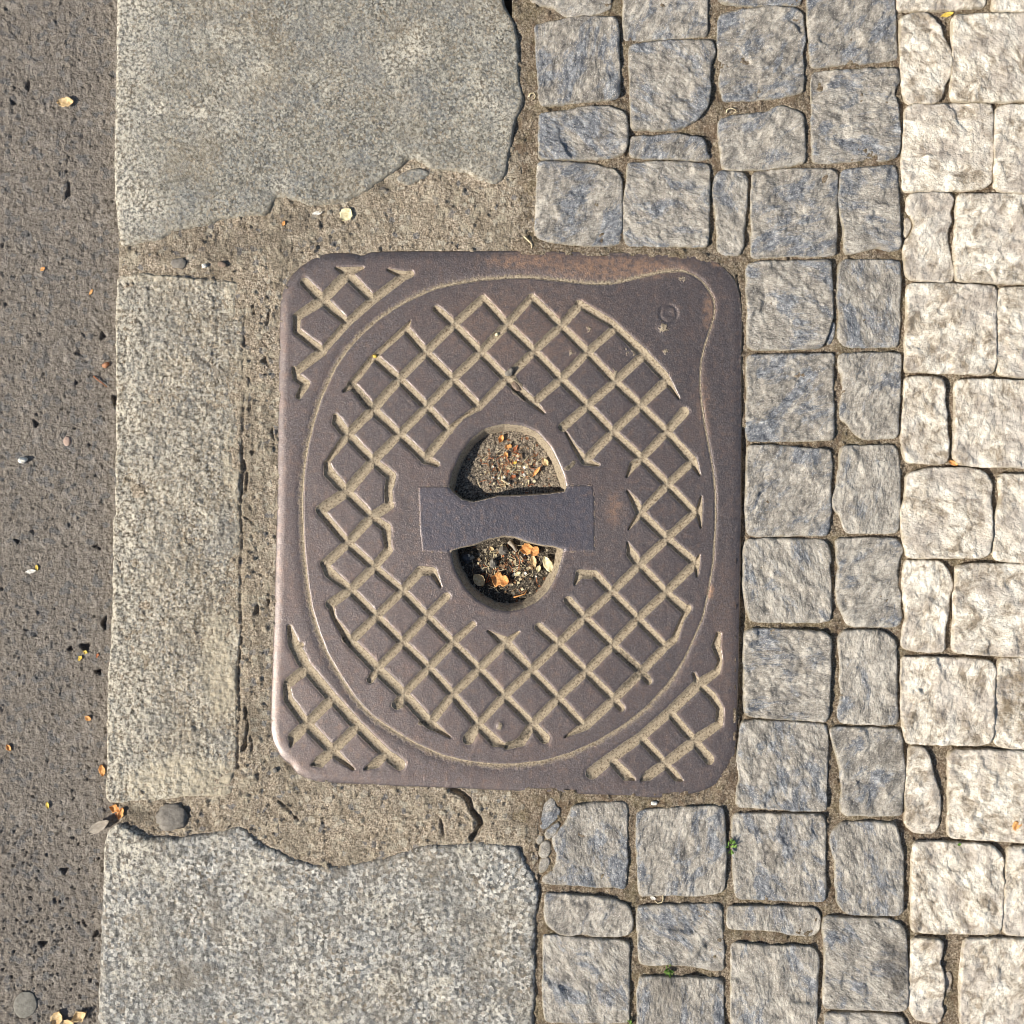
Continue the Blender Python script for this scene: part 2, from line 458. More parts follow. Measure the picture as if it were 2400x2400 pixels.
def iron_mat():
    n = NT('worn_cast_iron', 0.42, 0.5, 0.0)
    a = n.noise(5, 5, 0.8)
    iron = n.ramp(a, [(0.36, (0.120, 0.098, 0.089)), (0.5, (0.172, 0.142, 0.131)), (0.62, (0.25, 0.21, 0.198))])
    iron = n.mix(n.ramp(n.noise(55, 5, 0.65, off=3), [(0.45, 0.0), (0.68, 0.55)]), iron, (0.21, 0.152, 0.130))
    iron = n.mix(n.math('MULTIPLY', n.attr('blue'), 0.7), iron, (0.115, 0.115, 0.14))
    sp = n.ramp(n.noise(2.8, 1, 0.5, off=6), [(0.7, 0.0), (0.76, 0.5)])
    iron = n.mix(sp, iron, (0.55, 0.48, 0.43))
    rn = n.math('MULTIPLY', n.attr('rust'), n.ramp(n.noise(14, 5, 0.7, off=4), [(0.35, 0.0), (0.62, 1.0)]))
    iron = n.mix(rn, iron, (0.42, 0.25, 0.15))
    d = n.noise(5, 4, 0.7, off=1)
    dust = n.ramp(d, [(0.37, (0.15, 0.11, 0.07)), (0.46, (0.31, 0.25, 0.172)), (0.64, (0.43, 0.355, 0.25))])
    f0 = n.attr('dirt')
    f = n.math('ADD', f0, n.math('MULTIPLY', n.math('SUBTRACT', n.noise(6, 4, 0.7, off=2), 0.5), 0.9))
    f = n.ramp(f, [(0.32, 0.0), (0.66, 1.0)])
    dust = n.mix(n.math('MULTIPLY', n.attr('soot'), n.ramp(n.noise(7, 4, 0.7, off=15), [(0.35, 1.0), (0.6, 0.3)])), dust, (0.045, 0.038, 0.028))
    n.color(n.mix(f, iron, dust))
    n.rough(n.math('ADD', n.math('MULTIPLY', f, 0.5), n.ramp(n.noise(10, 3, 0.6, off=9), [(0.3, 0.44), (0.7, 0.58)])))
    n.put(n.b.inputs["Metallic"], n.math('MULTIPLY', n.math('SUBTRACT', 1.0, n.math('MAXIMUM', f, n.math('MULTIPLY', rn, 0.5))), 0.85))
    h = n.math('ADD', n.noise(3.5, 3, 0.6), n.math('ADD', n.math('MULTIPLY', n.noise(18, 3, 0.6), 1.0),
               n.math('MULTIPLY', n.math('MULTIPLY', f, n.noise(5, 3, 0.7, off=7)), 2.2)))
    n.bump(h, 1.0)
    n.put(n.b.inputs['Coat Weight'], n.math('MULTIPLY', n.math('SUBTRACT', 1.0, f), 0.75))
    n.put(n.b.inputs['Coat Roughness'], n.ramp(n.noise(4, 3, 0.7, off=12), [(0.35, 0.27), (0.65, 0.43)]))
    return n.m

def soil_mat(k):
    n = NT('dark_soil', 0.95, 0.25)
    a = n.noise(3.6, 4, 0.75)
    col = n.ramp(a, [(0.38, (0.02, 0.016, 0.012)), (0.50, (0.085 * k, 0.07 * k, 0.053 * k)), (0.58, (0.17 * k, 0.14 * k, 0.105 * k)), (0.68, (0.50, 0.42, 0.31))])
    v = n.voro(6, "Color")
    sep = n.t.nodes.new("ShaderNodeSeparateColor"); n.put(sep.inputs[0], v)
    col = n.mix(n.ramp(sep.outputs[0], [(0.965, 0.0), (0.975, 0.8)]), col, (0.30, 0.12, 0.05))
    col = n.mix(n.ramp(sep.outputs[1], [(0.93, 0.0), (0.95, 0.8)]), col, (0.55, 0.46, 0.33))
    n.color(col)
    n.bump(n.noise(3.5, 4, 0.75), 5.0)
    return n.m

def plain(name, c1, c2, px=6, rough=0.7, bump=1.5, spec=0.3):
    n = NT(name, rough, spec)
    n.color(n.ramp(n.noise(px, 4, 0.6), [(0.32, c1), (0.66, c2)]))
    n.bump(n.noise(px * 0.8, 3, 0.6), bump)
    return n.m

M['blue'] = cobble_blue(); M['white'] = cobble_white(); M['asphalt'] = asphalt_mat()
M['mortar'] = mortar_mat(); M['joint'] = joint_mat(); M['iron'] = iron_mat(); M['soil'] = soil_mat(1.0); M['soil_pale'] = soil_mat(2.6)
M['earth'] = plain('bare_earth', (0.14, 0.115, 0.08), (0.28, 0.24, 0.18), 200, 0.95)
M['leaf_tan'] = plain('dry_leaf_tan', (0.52, 0.34, 0.15), (0.80, 0.60, 0.34), 7)
M['leaf_orange'] = plain('dry_leaf_orange', (0.52, 0.21, 0.06), (0.82, 0.45, 0.17), 6)
M['leaf_pale'] = plain('pale_seed_case', (0.62, 0.52, 0.28), (0.88, 0.80, 0.52), 7)
M['leaf_red'] = plain('red_brown_leaf', (0.28, 0.085, 0.035), (0.50, 0.19, 0.08), 5)
M['leaf_grey'] = plain('grey_dusty_leaf', (0.28, 0.235, 0.18), (0.46, 0.40, 0.32), 9)
M['yellow'] = plain('yellow_leaf', (0.62, 0.42, 0.06), (0.85, 0.62, 0.15), 6)
M['green'] = plain('green_shoot', (0.06, 0.14, 0.02), (0.20, 0.33, 0.06), 5)
M['stone_white'] = plain('white_pebble', (0.62, 0.58, 0.50), (0.85, 0.82, 0.74), 6, 0.8)
M['stone_dark'] = plain('black_stone', (0.015, 0.017, 0.02), (0.06, 0.065, 0.07), 8, 0.5)
M['stone_grey'] = plain('grey_pebble', (0.135, 0.12, 0.10), (0.25, 0.225, 0.19), 10, 0.85)
M['stone_brown'] = plain('brown_pebble', (0.17, 0.12, 0.085), (0.27, 0.20, 0.15), 10, 0.75)
M['stone_pink'] = plain('pink_pebble', (0.36, 0.25, 0.19), (0.48, 0.35, 0.28), 12, 0.7)
M['stone_red'] = plain('red_pebble', (0.33, 0.14, 0.07), (0.50, 0.27, 0.15), 8, 0.7)
M['gum'] = plain('trodden_gum', (0.15, 0.14, 0.115), (0.24, 0.225, 0.19), 9, 0.8)
M['straw'] = plain('dry_straw', (0.50, 0.40, 0.22), (0.78, 0.68, 0.45), 5)
M['twig'] = plain('brown_twig', (0.16, 0.09, 0.045), (0.34, 0.22, 0.12), 5)

def structure(o): o['kind'] = 'structure'; return o

# ------------------------------------------------------------------ the cover's outline (used to cut the beds)
COVER = [(654,705),(652,780),(650,861),(648,1000),(647,1150),(643,1300),(638,1480),(632,1640),(631,1711),(637,1742),(653,1773),(668,1789),
 (675,1792),(682,1800),(693,1816),(724,1832),(755,1838),(911,1844),(1066,1849),(1200,1855),(1366,1863),(1460,1867),(1537,1872),(1599,1867),(1646,1857),
 (1677,1841),(1702,1819),(1717,1798),(1725,1773),(1728,1726),(1733,1555),(1736,1380),(1739,1162),(1740,830),(1742,736),(1736,690),(1727,659),
 (1708,634),(1677,609),(1646,600),(1584,593),(1459,590),(1304,587),(1180,586),(1066,587),(879,587),(864,589),(848,597),(833,591),(786,589),
 (755,593),(724,606),(699,625),(678,646),(662,674)]
cover_poly = outline(COVER, 1, 0.25, 8, 5)
def cut_cover(X, Y, xs, ys): return sdf(xs, ys, cover_poly, 60) > 9

# ------------------------------------------------------------------ setting: ground, road
me = make_mesh('ground', [(-60, -60, -0.06), (60, -60, -0.06), (60, 60, -0.06), (-60, 60, -0.06)], [(0, 1, 2, 3)], M['earth'], None, False)
structure(link('ground', me))

ROADZ = -30.0
rk = 1 - ROADZ / HCAM                       # things on the lower road sit slightly further out from the picture centre
def road_pt(x, y): return (1200 + (x - 1200) * rk, 1200 + (y - 1200) * rk)

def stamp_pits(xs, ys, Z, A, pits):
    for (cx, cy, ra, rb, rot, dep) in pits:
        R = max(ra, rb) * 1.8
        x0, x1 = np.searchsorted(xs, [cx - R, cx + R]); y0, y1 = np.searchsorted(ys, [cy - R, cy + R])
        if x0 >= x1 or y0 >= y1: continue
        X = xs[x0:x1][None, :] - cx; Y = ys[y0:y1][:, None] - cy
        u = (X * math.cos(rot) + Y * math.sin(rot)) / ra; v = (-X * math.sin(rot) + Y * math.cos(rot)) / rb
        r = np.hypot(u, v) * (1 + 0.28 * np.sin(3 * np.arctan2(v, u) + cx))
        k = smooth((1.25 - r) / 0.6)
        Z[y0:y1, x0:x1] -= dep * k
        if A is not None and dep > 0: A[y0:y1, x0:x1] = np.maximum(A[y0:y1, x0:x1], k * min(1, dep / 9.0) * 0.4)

def build_road():
    xs = lines([(-160000, -2000, 40000), (-2000, -620, 60), (-620, -60, 9), (-60, 290, 2.3)])
    ys = lines([(-160000, -2000, 40000), (-2000, -620, 60), (-620, -60, 9), (-60, 2460, 2.3), (2460, 3100, 9), (3100, 4400, 60), (4400, 160000, 40000)])
    X, Y = np.meshgrid(xs, ys)
    near = (X > -700) & (Y > -700) & (Y < 3200)
    Z = np.full(X.shape, ROADZ)
    Z += np.where(near, fbm(X, Y, 16, 4, 11, 0.68) * 4.0 + fbm(X, Y, 90, 3, 12) * 2.2 + fbm(X, Y, 420, 2, 13) * 4, 0)
    A = np.zeros(X.shape)
    rng = random.Random(5)
    pits = []
    for _ in range(7500):
        x = rng.uniform(-600, 285); y = rng.uniform(-600, 3000)
        low = max(0.0, min(1.0, (y - 1850) / 450.0))
        if rng.random() > 0.42 + 0.3 * low + 0.5 * float(perlin(x / 120.0, y / 120.0, 3)): continue
        s = rng.choice([1.8, 2.3, 2.8, 3.4, 4.4])
        pits.append((x, y, s * rng.uniform(0.7, 1.6), s * rng.uniform(0.6, 1.1), rng.uniform(0, 3.14), rng.uniform(2.0, 4.5)))
    for _ in range(190):                    # the wide field of holes towards the bottom
        x = rng.uniform(-40, 230); y = rng.uniform(1985, 2460)
        y -= rng.random() ** 3 * 120; s = rng.uniform(2.0, 3.8)
        pits.append((x, y, s * rng.uniform(0.8, 1.4), s * rng.uniform(0.6, 1.1), rng.uniform(0, 3.14), rng.uniform(3, 6)))
    for _ in range(4200):                   # pieces of aggregate standing proud
        x = rng.uniform(-600, 285); y = rng.uniform(-600, 3000)
        s = rng.uniform(3, 7)
        pits.append((x, y, s, s * 0.8, rng.uniform(0, 3.14), -rng.uniform(0.8, 2.6)))
    for (x, y, a, b, r, d) in [(65, 200, 3.5, 13, 0.1, 8), (32, 240, 8, 5, 0.6, 8), (160, 448, 5, 17, 0.15, 8), (200, 1515, 11, 9, 0, 14),
                               (232, 1574, 6, 6, 0, 14), (165, 1520, 6, 5, 0, 12), (228, 1281, 9, 5, 0.5, 10), (40, 1268, 7, 4, 0.7, 9),
                               (84, 992, 9, 5, 1.2, 9), (241, 787, 6, 8, 0, 10), (183, 826, 7, 6, 0, 7), (268, 935, 5, 11, 0, 16), (100, 2212, 9, 6, 0, 12),
                               (245, 1460, 5, 14, 0.1, 14), (228, 2190, 9, 7, 0, 11), (150, 2040, 9, 6, 0, 10)]:
        px, py = road_pt(x, y); pits.append((px, py, a, b, r, d))
    stamp_pits(xs, ys, Z, A, pits)
    cells = np.ones((len(ys) - 1, len(xs) - 1), bool)
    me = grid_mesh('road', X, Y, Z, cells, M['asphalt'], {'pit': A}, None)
    return structure(link('road', me))
build_road()

# ------------------------------------------------------------------ kerb
kerb = bpy.data.objects.new('kerb', None); C.objects.link(kerb)
kerb.location = ((420 - 1200) * S, 0, 0); structure(kerb)
bpy.context.view_layer.update()

K_UP = [(272,0),(270,124),(266,310),(265,373),(268,466),(275,543),(281,578),(311,575),(342,568),(373,565),(391,553),(419,540),(466,534),(497,525),
 (515,512),(560,510),(600,503),(619,506),(637,491),(647,466),(653,462),(664,464),(681,466),(724,484),(771,478),(817,472),(848,455),(879,435),(898,419),
 (914,410),(942,388),(966,370),(985,380),(1004,394),(1050,401),(1097,407),(1122,422),(1159,432),(1181,419),(1190,398),(1195,357),(1200,342),
 (1206,295),(1222,258),(1231,230),(1224,205),(1219,174),(1216,93),(1206,47),(1190,19),(1181,0),(1172,-200),(1180,-700),(276,-700)]
K_MID = [(273,647),(300,640),(342,640),(420,648),(500,655),(560,662),(568,693),(570,800),(568,910),(565,973),(568,1035),(564,1081),(559,1190),(565,1231),(562,1340),
 (559,1433),(565,1480),(556,1573),(556,1666),(554,1790),(540,1831),(543,1865),(497,1867),(435,1868),(373,1874),(326,1878),(280,1884),(248,1881),
 (245,1847),(248,1800),(251,1666),(250,1588),(259,1511),(258,1464),(262,1386),(261,1324),(264,1231),(268,1200),(270,910),(269,755)]
K_LOW = [(264,1937),(248,1949),(241,1986),(238,2080),(233,2173),(231,2266),(227,2328),(226,2400),(220,3100),(1250,3100),(1254,2400),(1256,2328),
 (1257,2235),(1260,2142),(1267,2095),(1262,2064),(1253,2045),(1234,2017),(1219,1986),(1190,1980),(1159,1974),(1112,1971),(1066,1979),(1004,1979),
 (973,1986),(926,2003),(880,2014),(833,2024),(786,2030),(740,2027),(702,2014),(678,2002),(647,1989),(619,1980),(600,1962),(581,1943),(559,1934),
 (540,1940),(512,1949),(466,1955),(404,1965),(373,1961),(348,1965),(326,1952),(304,1940),(280,1930)]

def slab_h(base, a1, a2, w, seed, left_w=10, grain=1.0):
    def f(X, Y, d):
        z = base + fbm(X, Y, 130, 3, seed) * a1 + fbm(X, Y, 22, 4, seed + 5, 0.62) * a2 + fbm(X, Y, 7, 2, seed + 9) * grain
        ww = w * (1 + 0.6 * fbm(X, Y, 40, 3, seed + 2))
        return z - edge_round(d, np.maximum(ww, 2)) * np.maximum(ww, 2) * 1.0
    return f
def kerb_dirt(seed, amt, spots=()):
    def f(X, Y, d):
        n = fbm(X, Y, 34, 4, seed, 0.6)
        m = smooth((n * 0.8 + np.exp(-d / 16.0) * 0.9 - 0.32) / 0.5) * amt
        for (cx, cy, rx, ry, a) in spots:
            q = 1 - np.hypot((X - cx) / rx, (Y - cy) / ry)
            m = np.maximum(m, smooth((q + n * 0.5) / 0.35) * a)
        fl = np.clip(smooth((470 - X) / 240) * smooth((2100 - Y) / 60) * 0.95 + smooth((fbm(X, Y, 150, 4, seed + 4, 0.6) - 0.02) / 0.35) * 0.75, 0, 1)
        return {'dirt': np.clip(m, 0, 1), 'fleck': fl}
    return f
kx = lines([(200, 300, 2.6), (300, 1280, 3.0)])
patch('kerbstone', outline(K_UP, 1, 1.2, 7, 1), 3, slab_h(1.0, 4.0, 2.0, 11, 21, grain=1.0), M['kerb_upper'], kerb, -120,
      xs=kx, ys=lines([(-705, -60, 9), (-60, 600, 2.8)]), attrs_fn=kerb_dirt(31, 0.5, [(650, 495, 30, 22, .8), (960, 400, 26, 18, .6)]))
patch('kerbstone', outline(K_MID, 1, 2.6, 6, 2), 2.6, slab_h(-2.5, 9.0, 7.0, 4.5, 41, grain=2.2), M['kerb_middle'], kerb, -120,
      attrs_fn=kerb_dirt(33, 0.55, [(440, 1835, 190, 70, 1), (520, 1560, 60, 160, .8), (330, 640, 140, 22, .9), (560, 690, 40, 60, .9), (545, 1080, 30, 90, .6)]))
patch('kerbstone', outline(K_LOW, 1, 1.5, 7, 3), 3, slab_h(1.5, 5.0, 4.2, 16, 61, grain=2.2), M['kerb_lower'], kerb, -120,
      xs=kx, ys=lines([(1910, 2460, 2.9), (2460, 3110, 9)]),
      attrs_fn=kerb_dirt(35, 0.35, [(430, 2290, 30, 38, 1), (485, 2270, 15, 18, .9), (510, 2180, 24, 34, .8), (1120, 2275, 40, 60, .6), (500, 2110, 20, 30, .6), (800, 2045, 24, 16, .9)]))
patch('kerb_chip', outline(zp(600, 0, [(1050,1330),(1150,1270),(1240,1258),(1335,1300),(1260,1352),(1140,1397),(1060,1375)]), 1, .8, 5, 4), 2.6,
      slab_h(-2, 1.0, 1.2, 7, 71), M['kerb_upper'], kerb, -60, attrs_fn=kerb_dirt(36, 0.4))

# ------------------------------------------------------------------ mortar bed round the cover
CRACKS = [([(1060,1852),(1085,1863),(1100,1877),(1106,1900),(1122,1918),(1128,1935),(1118,1952),(1105,1965)], 7, 20),
          ([(575,690),(570,850),(573,910),(566,1035),(569,1110),(562,1190),(568,1260),(561,1370),(565,1480),(557,1590),(562,1666),(555,1740),(558,1800)], 4.5, 6),
          ([(1032,1920),(1037,1940),(1040,1962)], 2.5, 8), ([(652,1880),(676,1900),(698,1925)], 3, 8),
          ([(575,1660),(580,1700),(572,1760)], 4, 9), ([(578,870),(590,915),(584,960)], 4, 7), ([(570,1080),(578,1110),(575,1150)], 5, 9),
          ([(725,500),(735,530),(748,520),(762,497)], 2, 5), ([(903,550),(907,575)], 2, 5), ([(435,640),(470,652),(500,638)], 3, 6)]
def build_mortar():
    poly = outline([(276, 300), (1262, 300), (1258, 1100), (1262, 2130), (700, 2130), (276, 2130)], 0, 0, 40)
    def h(X, Y, d):
        xs, ys = h.xs, h.ys
        z = -7.0 + fbm(X, Y, 90, 3, 81) * 5 + fbm(X, Y, 24, 4, 82, 0.66) * 5.0 + fbm(X, Y, 7, 2, 83) * 2.2
        z -= 4 * smooth((fbm(X, Y, 12, 3, 88, 0.6) - 0.34) / 0.15)
        z += 2.5 * np.exp(-((X - 950) ** 2 / 2e5 + (Y - 1920) ** 2 / 6e3))            # the cement lump below the cover
        z -= 5 * smooth((X - 1195) / 40) * smooth((380 - Y) / 60)
        z -= 5 * smooth((Y - 1880) / 25) * smooth((520 - X) / 60)
        rg = random.Random(55)
        stamp_pits(xs, ys, z, None, [(rg.uniform(270, 1270), rg.uniform(300, 2130), rg.uniform(2.6, 7), rg.uniform(2.6, 5), rg.uniform(0, 3.1), -rg.uniform(1, 4.5)) for _ in range(3800)])
        stamp_pits(xs, ys, z, None, [(rg.uniform(270, 1270), rg.uniform(300, 2130), rg.uniform(2, 6), rg.uniform(1.8, 3.6), rg.uniform(0, 3.1), rg.uniform(1.5, 4)) for _ in range(800)])
        stamp_pits(xs, ys, z, None, [(rg.gauss(590, 16), rg.uniform(660, 1840), rg.uniform(2, 6), rg.uniform(5, 22), rg.gauss(0, .35), rg.uniform(4, 12)) for _ in range(14)])
        z += 4.5 * np.exp(-((X - 585) / 40.0) ** 2) * smooth((Y - 640) / 60) * smooth((1860 - Y) / 40)
        for pts, w, dep in CRACKS:
            segs = [(*pts[i], *pts[i + 1]) for i in range(len(pts) - 1)]
            t = seg_field(xs, ys, segs, 40) / (w * (1 + 0.5 * fbm(X, Y, 22, 3, 85)))
            z -= dep * np.clip(1 - t ** 2, 0, 1) ** 0.7 * (1 if len(pts) == 8 else smooth((fbm(X, Y, 60, 3, 89) + 0.12 + 0.25 * smooth((Y - 1000) / 300)) / 0.25))
        return z
    def at(X, Y, d):
        n = fbm(X, Y, 45, 4, 86, 0.6)
        m = np.zeros(X.shape)
        for (cx, cy, rx, ry, a) in [(500, 575, 230, 65, .62), (700, 520, 90, 45, .6), (370, 1915, 150, 40, .95), (620, 560, 140, 40, .6), (1225, 250, 40, 260, .55),
                                    (575, 1050, 26, 420, .5), (1235, 1920, 45, 60, .7), (1235, 480, 26, 110, .7), (590, 1700, 30, 130, .5), (900, 440, 50, 20, .8)]:
            q = 1 - np.hypot((X - cx) / rx, (Y - cy) / ry)
            m = np.maximum(m, smooth((q + n * 1.1) / 0.8) * a)
        return {'dark': m}
    xs = lines([(270, 1270, 2.8)]); ys = lines([(294, 2136, 2.8)])
    h.xs, h.ys = xs, ys
    o = patch('mortar_bed', poly, 2.8, h, M['mortar'], None, -100, cut_cover, xs, ys, False, at)
    structure(o)
build_mortar()

# ------------------------------------------------------------------ pavement: joint bed and every cobble
def build_bed():
    xs = lines([(1200, 2460, 3.0), (2460, 3300, 12), (3300, 5000, 100), (5000, 160000, 40000)])
    ys = lines([(-160000, -2000, 40000), (-2000, -700, 100), (-700, -60, 12), (-60, 2460, 3.0), (2460, 3100, 12), (3100, 4400, 100), (4400, 160000, 40000)])
    X, Y = np.meshgrid(xs, ys)
    dc = -sdf(xs, ys, cover_poly, 60)
    Z = -8.5 + fbm(X, Y, 55, 3, 91) * 10 + fbm(X, Y, 14, 3, 92, 0.6) * 3.6
    rg = random.Random(77)
    stamp_pits(xs, ys, Z, None, [(rg.uniform(1200, 2420), rg.uniform(-40, 2440), rg.uniform(3, 6.5), rg.uniform(3, 5), rg.uniform(0, 3.1), -rg.uniform(1, 4)) for _ in range(6000)])
    Z = np.minimum(Z, -2.5)
    raise_ = np.exp(-np.clip(dc - 4, 0, 60) / 26.0) * np.where((X > 1725) & (Y > 640) & (Y < 1770), 0, 1)
    Z += 6.5 * raise_
    Z -= 6.0 * smooth((X - 2110) / 20) * 0.6
    Z -= np.where((X > 1735) & (X < 1752) & (Y > 1000) & (Y < 1720), 8, 0)
    cells = np.ones((len(ys) - 1, len(xs) - 1), bool)
    m = dc < -9
    cells &= ~(m[:-1, :-1] & m[1:, :-1] & m[:-1, 1:] & m[1:, 1:])
    me = grid_mesh('pavement', X, Y, Z, cells, M['joint'], None, None)
    return structure(link('pavement', me))
pavement = build_bed()
bpy.context.view_layer.update()

